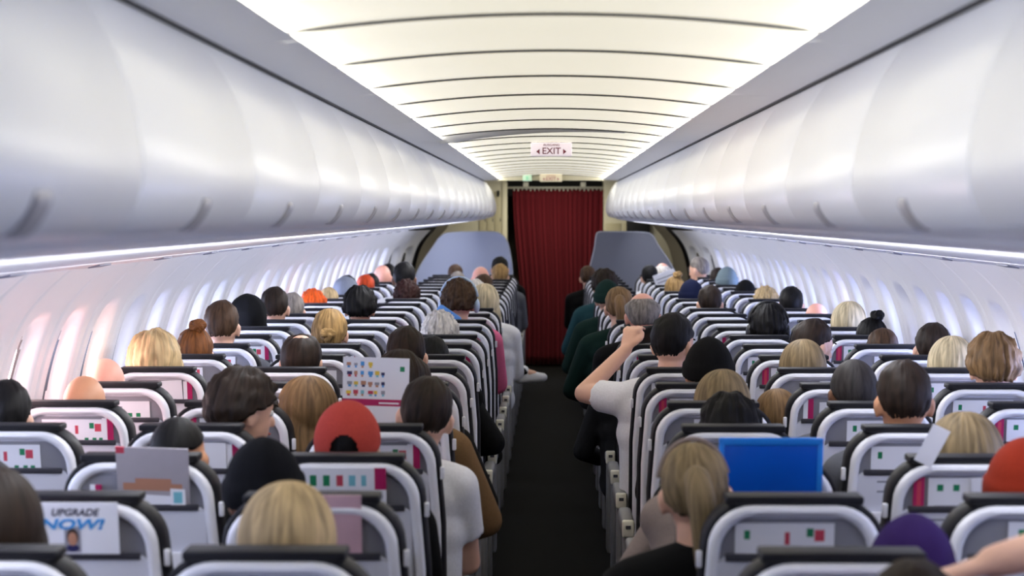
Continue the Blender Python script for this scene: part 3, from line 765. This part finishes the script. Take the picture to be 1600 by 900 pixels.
    for sg in (-1, 1):
        L, an, fd = legs(sg)
        for a, ra, b, rb_ in L: cap_bm(bm, a, ra + .013, Vector(a).lerp(Vector(b), .96), rb_ + .013)
        cap_bm(bm, (sg * .07, .29, .55), .122, (0, .29, .56), .122)
        sb = bmesh.new(); f = Vector(fd).normalized(); a0 = Vector(an)
        up = Vector((0, 0, 1))
        cap_bm(sb, a0 + Vector((0, 0, -.025)), .043, a0 + Vector((0, 0, .01)), .045)
        cap_bm(sb, a0 - f * .03 + up * -.05, .038, a0 + f * .14 + up * -.05, .036)
        cap_bm(sb, a0 + f * .06 + up * -.03, .036, a0 + f * .15 + up * -.048, .034)
        shoes.append(remeshed(sb, 'shoe', .010, 3))
    trousers = remeshed(bm, 'trousers', .012, 4)
    return dict(body=body, short=shirt(False) if name in ('camera', 'elbow_up', 'tee') else None, long=shirt(True), trousers=trousers, shoes=shoes, H=H)
POSES = {'rest': build_pose('rest'), 'down': build_pose('down', pitch=.35, armL='hold', armR='hold'),
         'turn_r': build_pose('turn_r', yaw=-.95), 'turn_l': build_pose('turn_l', yaw=.9),
         'armout_r': build_pose('armout_r', armR='out'), 'armout_l': build_pose('armout_l', armL='out'),
         'camera': build_pose('camera', armL='camera', yaw=-.55), 'elbow_up': build_pose('elbow_up', armL='up'),
         'slump_deep': build_pose('slump_deep', armL='fwd', armR='fwd', pitch=.9, slump=1.0), 'slump': build_pose('slump', armL='fwd', armR='fwd', pitch=.7, slump=1.0), 'legout': build_pose('legout', legout=True)}
POSES['headset'] = POSES['rest']
POSES['tee'] = build_pose('tee', roll=.12)

# --- hair and headgear, built round the cranium centre (face towards +y)
def dome(name, hem, thick, relief=.002, freq=34, t0=None, fall=None, lump=0.0, lumpf=30, cuff=0.0, seed=1, skip=None, na=72, nt=18):
    """hem(a): polar angle of the lower edge at azimuth a (0 = face); fall(a): extra length hanging down."""
    bm = bmesh.new(); uvl = bm.loops.layers.uv.new('UVMap'); rnd = random.Random(seed)
    ph = [rnd.uniform(0, 2 * PI) for _ in range(4)]
    rows, U = [], []
    nf = 10 if fall else 0
    for j in range(nt + nf + 2):
        row = []
        for i in range(na):
            a = 2 * PI * i / na; h = hem(a); s0 = t0(a) if t0 else 0.02
            t = min(j, nt) / nt; th = s0 + (h - s0) * t
            rl = relief * (math.sin(a * freq + ph[0]) + .6 * math.sin(a * freq * 1.7 + ph[1] + 3 * t)) * min(1, th * 1.5)
            k = thick(a, t) + rl
            if cuff and t > .72: k += cuff * ss((t - .72) / .04)
            d = Vector((math.sin(a) * math.sin(th), math.cos(a) * math.sin(th), math.cos(th)))
            p = Vector((d.x * (HR.x + k), d.y * (HR.y + k), d.z * (HR.z + k)))
            if lump: p += d * lump * (noise.noise(p * lumpf + Vector((seed, 0, 0))) + .5 * noise.noise(p * lumpf * 2.3))
            if fall and j > nt and j <= nt + nf:
                q = (j - nt) / nf; L = fall(a)
                hz = Vector((d.x, d.y, 0));
                p += Vector((0, 0, -L * q)) + hz * (.018 * math.sin(q * 2.2) * min(1, L / .1)) - Vector((0, 1, 0)) * (.01 * q * min(1, L / .1))
                if lump: p += d * lump * noise.noise(p * lumpf)
            if j == nt + nf + 1:
                p = rows[-1][i].co.copy(); p.x *= .86; p.y *= .86; p.z += .012
            row.append(bm.verts.new(p))
        rows.append(row)
    for j in range(len(rows) - 1):
        for i in range(na):
            i2 = (i + 1) % na
            c = (rows[j][i].co + rows[j + 1][i2].co) / 2
            if skip and skip(c): continue
            f = bm.faces.new((rows[j][i], rows[j][i2], rows[j + 1][i2], rows[j + 1][i]))
            for l, (ii, jj) in zip(f.loops, ((i, j), (i + 1, j), (i + 1, j + 1), (i, j + 1))): l[uvl].uv = (ii / na, jj / (nt + nf))
    if not t0: bm.faces.new(rows[0])
    return mesh_from(bm, name, [])
def lerp3(a, f, s, b):       # value by azimuth: front f, side s, back b
    c = math.cos(a)
    return s + (f - s) * c * c if c > 0 else s + (b - s) * min(1.0, -c * 1.45) ** 0.9
D = math.radians
def hem_short(a): return lerp3(a, D(46), D(84), D(128)) + D(.8) * math.sin(a * 17) + D(.8) * math.sin(a * 31 + 1)
hem_buzz = lambda a: lerp3(a, D(44), D(64), D(84))
hem_long = lambda a: lerp3(a, D(46), D(100), D(125))
HM = {}
HM['short'] = [dome('hair', hem_short, lambda a, t: .016 * (1 - .95 * t ** 2.2), .0010, 31, lump=.005, lumpf=34, seed=1)]
HM['buzz'] = [dome('hair', hem_buzz, lambda a, t: .005, .0004, 60, seed=2)]
HM['crop'] = [dome('hair', lambda a: lerp3(a, D(44), D(82), D(118)), lambda a, t: .006, .0004, 60, seed=2)]
HM['messy'] = [dome('hair', lambda a: lerp3(a, D(50), D(92), D(124)), lambda a, t: .028 - .008 * t, .004, 23, lump=.012, lumpf=26, seed=3)]
HM['curly'] = [dome('hair', lambda a: lerp3(a, D(48), D(90), D(122)), lambda a, t: .026 - .004 * t, .002, 40, lump=.016, lumpf=48, seed=4, na=90, nt=26)]
HM['long'] = [dome('hair', hem_long, lambda a, t: .020 + .004 * t, .0026, 27, fall=lambda a: .17 * ss((abs(math.atan2(math.sin(a), math.cos(a))) - .8) / .5), seed=5)]
HM['wavy'] = [dome('hair', hem_long, lambda a, t: .026 + .012 * t, .003, 21, fall=lambda a: .13 * ss((abs(math.atan2(math.sin(a), math.cos(a))) - .7) / .5), lump=.010, lumpf=30, seed=6)]
HM['bob'] = [dome('hair', hem_long, lambda a, t: .022 + .012 * t, .0028, 25, fall=lambda a: .09 * ss((abs(math.atan2(math.sin(a), math.cos(a))) - .7) / .5), seed=7)]
HM['fringe'] = [dome('hair', hem_short, lambda a, t: .004 + .010 * math.sin(PI * t), .002, 40, t0=lambda a: lerp3(a, D(45), D(62), D(50)), seed=8)]
HM['spot'] = [dome('hair', hem_short, lambda a, t: .003 + .014 * min(1, t * 3) - .006 * t, .002, 36, t0=lambda a: lerp3(a, D(6), D(14), D(34)), seed=9)]
HM['pony'] = [dome('hair', hem_short, lambda a, t: .012 - .008 * t ** 2, .0018, 30, lump=.004, lumpf=30, seed=10)]
HM['bun'] = [dome('hair', hem_short, lambda a, t: .014 - .005 * t, .0026, 30, lump=.004, seed=11)]
HM['bunlow'] = HM['bun']
def tail_mesh():
    bm = bmesh.new(); uvl = bm.loops.layers.uv.new('UVMap')
    pts = spline([(0, -.095, .03), (0, -.125, .025), (0.004, -.150, -.02), (.008, -.150, -.09), (.004, -.135, -.16), (0, -.125, -.20)], 5)
    n = len(pts); rs = [.014 + .020 * math.sin(PI * min(1, (i / n) * .9 + .12)) for i in range(n)]
    tube_bm(bm, pts, rs, 16)
    for f in bm.faces:
        for l in f.loops: l[uvl].uv = ((math.atan2(l.vert.co.x, l.vert.co.y + .14) / 6.28) % 1, l.vert.co.z * 3)
    return mesh_from(bm, 'ponytail', [])
def bun_mesh(c, r, sd):
    bm = bmesh.new(); ell_bm(bm, (0, 0, 0), (r, r * .9, r * .85), u=24, v=18); uvl = bm.loops.layers.uv.new('UVMap')
    for v in bm.verts: v.co += v.co.normalized() * (.006 * math.sin(math.atan2(v.co.z, v.co.x) * 3 + v.co.y * 160 + sd) + .004 * noise.noise(v.co * 60)); v.co += Vector(c)
    for f in bm.faces:
        for l in f.loops: l[uvl].uv = ((math.atan2(l.vert.co.x - c[0], l.vert.co.z - c[2]) / 6.28) % 1, l.vert.co.y * 4)
    return mesh_from(bm, 'bun', [])
TAIL = tail_mesh(); BUN = bun_mesh((0.02, -.05, .115), .036, 0); BUNLOW = bun_mesh((0.0, -.115, -.02), .034, 1)
bm = bmesh.new(); tube_bm(bm, [(.0 + .085 * math.sin(t), .02, .005 + .112 * math.cos(t)) for t in [(-1.35 + 2.7 * i / 24) for i in range(25)]], .006, 8); HBAND = mesh_from(bm, 'hairband', [])
BEAN = dome('beanie', lambda a: lerp3(a, D(70), D(98), D(112)), lambda a, t: .018 + .012 * (1 - t) ** 2, .0016, 40, cuff=.006, seed=12)
CAPM = dome('cap', lambda a: lerp3(a, D(72), D(90), D(112)), lambda a, t: .020 - .004 * t, .0, 10, seed=13, nt=44, na=128,
            skip=lambda c: c.y < 0 and (c.x / .038) ** 2 + ((c.z + .022) / .044) ** 2 < 1 and c.z > -.022)
bm = bmesh.new(); tube_bm(bm, [(.045 * math.sin(t), -.114 + .008 * (1 - math.cos(t)), -.030) for t in [-1.2 + 2.4 * i / 12 for i in range(13)]], .005, 8); STRAP = mesh_from(bm, 'strap', [])
bm = bmesh.new(); V = []
for i in range(13):
    a = -1.1 + 2.2 * i / 12
    V.append([bm.verts.new((.088 * math.sin(a), .105 * math.cos(a), .035)), bm.verts.new((.085 * math.sin(a), .105 * math.cos(a) + .07 * math.cos(a * 1.3), .022))])
for i in range(12): bm.faces.new((V[i][0], V[i + 1][0], V[i + 1][1], V[i][1]))
q = bmesh.ops.extrude_face_region(bm, geom=bm.faces[:])
for v in q['geom']:
    if isinstance(v, bmesh.types.BMVert): v.co.z -= .004
BRIM = mesh_from(bm, 'brim', [])
HOODM = dome('hood', lambda a: lerp3(a, D(52), D(100), D(125)), lambda a, t: .030 + .012 * (1 - t), .0008, 9, fall=lambda a: .12, lump=.006, lumpf=14, seed=14)
def headphones():
    bm = bmesh.new(); tube_bm(bm, [(.103 * math.sin(t), 0, .012 + .118 * math.cos(t)) for t in [(-1.5 + 3.0 * i / 28) for i in range(29)]], .008, 8)
    band = mesh_from(bm, 'headband', [])
    cups = []
    for sg in (-1, 1):
        bm = bmesh.new(); ell_bm(bm, (sg * .098, -.002, -.03), (.020, .036, .042)); cups.append(mesh_from(bm, 'ear_cup', []))
    return band, cups
HPB, HPC = headphones()
EYE = bmesh.new(); ell_bm(EYE, (0, 0, 0), (.0115, .0115, .0115), u=14, v=10)
for f in EYE.faces: f.material_index = 1 if f.calc_center_median().y > .0098 else 0
EYE = mesh_from(EYE, 'eye', [mat('eye_white', (232, 230, 226), .25), mat('iris', (60, 44, 34), .3)])
bm = bmesh.new(); cap_bm(bm, (-.017, 0, 0), .0042, (.017, 0, 0), .0042, n=8); LIPS = mesh_from(bm, 'lips', [mat('lips', (176, 96, 92), .45)])
bm = bmesh.new(); tube_bm(bm, [(-.018, 0, -.002), (0, .004, .003), (.016, 0, -.001)], .0035, 6); BROW = mesh_from(bm, 'eyebrow', [])

def person(row, seat, dx, ztop, hair, hcol, skin, shirt, pose, label):
    T = POSES[pose]; sl = pose.startswith('slump')
    k = 1.0 if sl else (ztop) / (1.313 + .018)
    side = 1 if seat[0] == 'L' else -1
    o = obj('person', T['body'], None, None, SKIN[skin])
    if pose == 'tee': dx -= .08
    sh_ = .55 if abs(dx) > .08 else .8
    x = SX[seat] + dx * sh_
    rest = dx * (1 - sh_)
    o.location = (x, row_y(row) + .02, 0.0); o.scale = (k, k, k); o.rotation_euler = (0, math.asin(max(-.2, min(.2, rest / 1.25))), 0)
    tag(o, label, 'person', 'seated passengers')
    sh = T['short'] or T['long']
    obj('shirt', sh, o, None, CLOTH[shirt])
    obj('trousers', T['trousers'], o, None, CLOTH['jeans' if (row + len(label)) % 3 == 0 else 'black'])
    for me in T['shoes']: obj('shoe', me, o, None, CLOTH['white' if pose == 'legout' else 'charcoal'])
    Hm = T['H'] @ Matrix.Translation(HC)
    def on(name, me, m, par=o, M=None):
        c = obj(name, me, par, None, m); c.matrix_parent_inverse = Matrix.Identity(4); c.matrix_basis = (Hm if par is o else Matrix.Identity(4)) @ (M or Matrix.Identity(4)); return c
    for sg in (-1, 1):
        c = obj('eye', EYE, o); c.matrix_basis = Hm @ Matrix.Translation((sg * .031, .081, -.012))
        on('eyebrow', BROW, HAIR[hcol] if hcol in HAIR else HAIR['brown'], M=Matrix.Translation((sg * .031, .096, .012)))
    c = obj('lips', LIPS, o); c.matrix_basis = Hm @ Matrix.Translation((0, .0965, -.077))
    if hair == 'beanie':
        on('beanie', BEAN, CLOTH[hcol]); on('hair', HM['crop'][0], HAIR['dkbrown'])
    elif hair == 'hood':
        on('hood', HOODM, CLOTH[hcol]); on('hair', HM['crop'][0], HAIR['dkbrown'])
    elif hair == 'capback':
        cpo = on('cap', CAPM, CLOTH[hcol]); on('hair', HM['short'][0], HAIR['black'], M=Matrix.Scale(.985, 4))
        on('strap', STRAP, CLOTH[hcol], cpo); on('brim', BRIM, CLOTH[hcol], cpo)
    elif hair != 'bald':
        h = on('hair', HM[hair][0], HAIR[hcol])
        if hair == 'pony':
            on('ponytail', TAIL, HAIR[hcol], h)
            if row == 1: on('hairband', HBAND, CLOTH['taupe'])
        if hair == 'bun': on('bun', BUN, HAIR[hcol], h)
        if hair == 'bunlow': on('bun', BUNLOW, HAIR[hcol], h)
    if pose == 'headset':
        m = mat('headset_blue', (176, 196, 224), .35) if row == 11 else mat('headset_black', (20, 20, 22), .4)
        hp = tag(empty('headphones'), ('pale blue' if row == 11 else 'black') + ' headphones worn over ' + ('curly brown' if row == 11 else 'thick black') + ' hair', 'headphones')
        hp.matrix_world = Matrix.Translation(o.location) @ o.rotation_euler.to_matrix().to_4x4() @ Matrix.Scale(k, 4) @ Hm
        obj('headband', HPB, hp, None, m)
        for cme in HPC: obj('ear_cup', cme, hp, None, m)
    if pose == 'camera':
        ph = tag(obj('phone', box('phone', (-.035, .035, -.005, .005, -.075, .075), mat('phone_black', (18, 18, 20), .25), .004)), 'black phone held beside the head of the white shirted picture taker', 'phone')
        ph.location = (x - .075 * k, row_y(row) + .545 * k, 1.225 * k); ph.rotation_euler = (0, PI / 2 - .1, .1)
    return o
PEOPLE = [
(5,'LA',-0.00,1.198,'short','dkbrown','light','black','armout_r','passenger in black tucked between the two brown heads near the picture card'),
(7,'LA',-0.03,1.050,'short','black','light','black','slump','passenger in black bent forward in the left aisle seat before the white hair'),
(10,'RA',-0.03,0.942,'short','black','light','charcoal','slump','passenger in charcoal bent forward ahead of the balding crown'),
(0,'LM',-0.04,1.232,'long','dkbrown','light','black','rest','passenger with long dark brown hair at the left edge, nearest middle seat'),
(0,'LA',0.01,1.208,'long','blonde','light','grey','rest','passenger with long straight blonde hair in the nearest left aisle seat'),
(1,'LA',-0.14,1.206,'beanie','navyblack','light','black','rest','passenger in a navy black beanie just ahead of the long blonde hair'),
(2,'LM',0.05,1.201,'buzz','black','tan','black','rest','passenger with a black buzz cut behind the propped grey magazine'),
(2,'LA',-0.02,1.230,'capback','redcap','light','black','rest','passenger wearing a backwards salmon red cap'),
(3,'LW',-0.08,1.228,'short','black','light','black','rest','passenger with black hair cut off by the left edge, above the window seats'),
(3,'LM',0.09,1.261,'messy','dkbrown','light','grey','turn_r','passenger with thick dark brown hair behind the salmon red cap, to its left'),
(3,'LA',0.14,1.242,'short','dkbrown','light','white','tee','passenger in a white shirt leaning into the aisle, short brown hair'),
(4,'LW',-0.01,1.198,'bald','none','tan','grey','rest','bald tanned passenger nearest on the left window side'),
(4,'LM',0.25,1.185,'long','ltbrown','light','grey','turn_l','passenger with light brown hair glimpsed between seats left of the picture card'),
(4,'LA',0.01,1.274,'bunlow','dkbrown','tan','tan','armout_r','passenger with brown hair right behind the picture card, tan sleeve in the aisle'),
(5,'LW',-0.10,1.205,'bald','none','pink','grey','rest','bald pink-skinned passenger, second bald head on the left window side'),
(6,'LW',-0.06,1.247,'wavy','blonde','light','cream','rest','passenger with wavy blonde hair by the left windows'),
(6,'LM',0.02,1.247,'spot','dkbrown','light','black','rest','passenger with dark brown hair thinning at the crown, left middle seat'),
(6,'LA',-0.07,1.269,'short','dkbrown','light','navy','rest','passenger with short dark brown hair and navy shoulders above the picture card'),
(7,'LW',-0.02,1.226,'bun','auburn','light','black','rest','passenger with an auburn top bun by the left windows'),
(8,'LW',-0.02,1.310,'short','brown','light','grey','rest','passenger with short sides and brown top hair by the left windows'),
(8,'LM',-0.02,1.275,'bunlow','honey','light','black','rest','passenger with honey blonde hair tied low, left middle seat'),
(9,'LA',-0.05,1.221,'curly','white','light','white','rest','passenger with short white hair in a left aisle seat'),
(8,'LA',-0.00,1.064,'short','black','light','black','armout_r','low passenger in black reaching an arm towards the aisle, left block'),
(10,'LW',-0.11,1.262,'hood','black','light','black','rest','passenger under a black hood by the left windows'),
(11,'LW',-0.06,1.298,'short','dkbrown','light','grey','rest','passenger with short dark hair and visible ear by the left windows'),
(11,'LM',-0.08,1.298,'messy','black','light','black','rest','passenger with thick black hair in the left middle column'),
(11,'LA',-0.02,1.334,'curly','brown','light','pink','headset','passenger with curly brown hair wearing pale blue headphones'),
(12,'LW',-0.05,1.239,'short','grey','light','grey','rest','passenger with grey hair just ahead of the short dark haired one'),
(13,'LA',0.08,1.265,'long','paleblonde','light','white','rest','passenger with pale blonde hair leaning into the aisle beyond the headphones'),
(14,'LW',-0.09,1.199,'curly','orange','light','grey','rest','passenger with bright orange curly hair by the left windows'),
(15,'LW',-0.06,1.195,'short','blonde','light','grey','rest','small blonde passenger beyond the bright orange hair'),
(15,'LM',-0.01,1.240,'curly','dkauburn','light','black','rest','passenger with wide dark auburn curls in the left middle column'),
(15,'LA',-0.03,1.253,'short','white','light','navy','legout','passenger with whitish hair and a crossed leg with white sneaker in the aisle'),
(16,'LW',-0.01,1.227,'hood','greyhood','light','grey','rest','passenger under a grey hood by the left windows'),
(16,'LM',-0.08,1.358,'short','black','brown','white','rest','tall passenger with short black hair beside the bald pink head'),
(17,'LW',-0.07,1.239,'short','black','light','black','rest','passenger with black hair right behind the grey hood'),
(17,'LA',-0.02,1.248,'short','brown','light','grey','rest','passenger with brown hair in front of the pink bald head, left aisle'),
(18,'LW',0.01,1.223,'short','rust','light','grey','rest','passenger with rust red hair, far left window side'),
(19,'LW',-0.01,1.213,'short','black','light','black','rest','passenger with black hair beyond the rust red hair'),
(19,'LA',-0.09,1.283,'bald','none','pink','grey','rest','pink bald passenger in the far left aisle column'),
(20,'LW',0.03,1.277,'bald','none','pink','white','rest','pink bald passenger far by the left windows'),
(21,'LA',0.04,1.260,'short','honey','light','grey','rest','small passenger with honey blonde hair near the far left partition'),
(22,'LW',-0.03,1.243,'short','black','light','black','rest','passenger with black hair half hidden by the far pink bald head'),
(22,'LM',0.13,1.171,'short','grey','light','black','rest','passenger with grey dark hair low before the left partition'),
(22,'LA',0.02,1.310,'short','black','light','black','rest','passenger with black hair tallest against the left partition edge'),
(23,'LM',0.07,1.221,'short','brown','light','grey','rest','passenger with brown hair in front of the left partition'),
(-1,'RA',0.04,1.189,'short','dkbrown','light','black','rest','dark brown head just showing at the bottom edge right'),
(-1,'RM',0.09,1.329,'short','brown','light','lilac','elbow_up','passenger at lower right corner with a raised bare forearm'),
(0,'RA',0.17,1.146,'beanie','purple','light','black','rest','passenger in a purple beanie in the nearest right aisle seat'),
(1,'RA',-0.20,1.213,'pony','dkblonde','light','black','rest','passenger with dark blonde ponytail and hairband leaning into the aisle'),
(1,'RM',0.03,1.206,'beanie','rust','light','black','rest','passenger in a rust red beanie at the right edge'),
(2,'RA',-0.04,1.056,'short','dkbrown','light','taupe','slump_deep','passenger in a taupe jumper slumped forward in the right aisle seat'),
(2,'RM',0.04,1.201,'bob','dkblonde','light','grey','rest','passenger with dark blonde bob beside the rust red beanie'),
(3,'RA',0.01,1.188,'messy','black','light','charcoal','armout_l','passenger with black hair above the blue folder, dark sleeve in the aisle'),
(3,'RM',0.01,1.288,'short','dkbrown','tan','grey','rest','passenger with short dark hair and earbud cable, right middle column'),
(4,'RA',0.05,1.204,'long','dkblonde','light','black','rest','passenger with dark blonde hair between black beanie and blue folder'),
(4,'RM',-0.03,1.249,'crop','dkgrey','brown','grey','rest','passenger with a dark grey buzz cut, right middle column'),
(5,'RA',0.06,1.257,'beanie','black','light','black','rest','passenger in a plain black beanie in the right aisle column'),
(5,'RM',-0.22,1.087,'long','ltbrown','light','tan','rest','low passenger with tan brown hair right of the dark blonde hair'),
(5,'RW',0.07,1.280,'messy','ltbrown','light','white','rest','passenger with messy light brown hair at the right windows'),
(6,'RA',-0.04,1.322,'short','black','light','white','camera','passenger in a white shirt raising an arm to take a phone picture'),
(6,'RM',-0.02,1.215,'long','dkblonde','light','black','rest','passenger with dark blonde hair in front of the navy shirt'),
(6,'RW',0.06,1.229,'long','paleblonde','light','black','rest','passenger with pale blonde hair next to the messy light brown hair'),
(7,'RM',0.09,1.266,'short','dkbrown','light','navy','turn_r','passenger in a navy shirt looking to the right windows'),
(7,'RW',0.12,1.248,'short','dkbrown','light','black','rest','passenger with rounded dark brown hair by the right windows'),
(8,'RW',0.02,1.193,'short','brown','light','grey','down','passenger with flat brown hair by the right windows'),
(8,'RA',-0.14,1.129,'short','black','light','charcoal','armout_l','low passenger in charcoal with an arm on the aisle, ahead of the phone picture taker'),
(9,'RA',-0.05,1.332,'fringe','grey','pink','black','rest','balding passenger with grey hair round a bare crown'),
(9,'RM',0.07,1.259,'messy','black','light','black','headset','passenger with black hair and black headphones, right middle column'),
(9,'RW',0.08,1.202,'bun','black','light','black','rest','passenger with black hair tied up by the right windows'),
(10,'RW',0.07,1.245,'long','paleblonde','light','black','rest','passenger with pale blonde hair and dark parting far along right windows'),
(11,'RA',-0.12,1.305,'pony','ltbrown','light','green','armout_l','passenger with light brown ponytail left of the balding crown'),
(12,'RW',0.08,1.190,'bald','none','pink','white','rest','bald pink passenger by the right windows'),
(13,'RM',-0.00,1.261,'short','dkbrown','light','black','rest','passenger with dark brown hair right of the navy beanie'),
(13,'RW',0.01,1.253,'short','black','light','white','rest','passenger with neat black hair beside the small white phone'),
(14,'RA',-0.13,1.262,'beanie','green','light','green','armout_l','passenger in a dark green beanie in the right aisle column'),
(15,'RM',-0.02,1.240,'beanie','navy','light','navy','rest','passenger in a navy beanie in the right middle column'),
(15,'RW',0.00,1.195,'curly','blonde','light','white','rest','passenger with golden blonde hair left of the small white phone'),
(16,'RA',-0.11,1.302,'messy','dkbrown','light','teal','armout_l','passenger with dark brown hair beyond the dark green beanie'),
(17,'RM',-0.05,1.234,'bun','honey','light','grey','rest','passenger with honey blonde bun left of the navy beanie'),
(17,'RW',-0.01,1.194,'beanie','black','light','black','rest','passenger in a black beanie on the far right window side'),
(19,'RW',-0.03,1.256,'beanie','greycap','light','tan','rest','passenger in a grey green cap on the far right window side'),
(21,'RM',-0.11,1.249,'short','black','light','white','rest','passenger with black hair left of the white-haired bald head'),
(21,'RW',0.01,1.225,'short','dkbrown','light','grey','rest','passenger with dark hair half hidden by the grey green cap'),
(22,'RA',-0.16,1.225,'short','brown','light','black','rest','passenger with brown hair farthest along the right aisle beside the curtain'),
(22,'RM',0.05,1.261,'fringe','white','pink','white','rest','pink bald passenger with white side hair before the right partition'),
(22,'RW',-0.09,1.310,'short','grey','light','white','turn_l','grey-haired passenger standing tallest at the far right windows'),
]
for p in PEOPLE: person(*p)
# small pillow of the headphone wearer
bm = bmesh.new(); box_bm(bm, -.075, .075, -.02, .02, -.06, .06, .018, 3)
for v in bm.verts: v.co.y *= 1.0 - .5 * min(1, (abs(v.co.x) / .075) ** 3 + (abs(v.co.z) / .06) ** 3)
nc = tag(obj('pillow', mesh_from(bm, 'pillow', [mat('cushion_blue', (96, 150, 222), .8, var=.05)])), 'light blue small pillow below left of the curly brown hair', 'pillow')
nc.location = (-.585, row_y(11) + .085, 1.115); nc.rotation_euler = (.1, .6, 0)
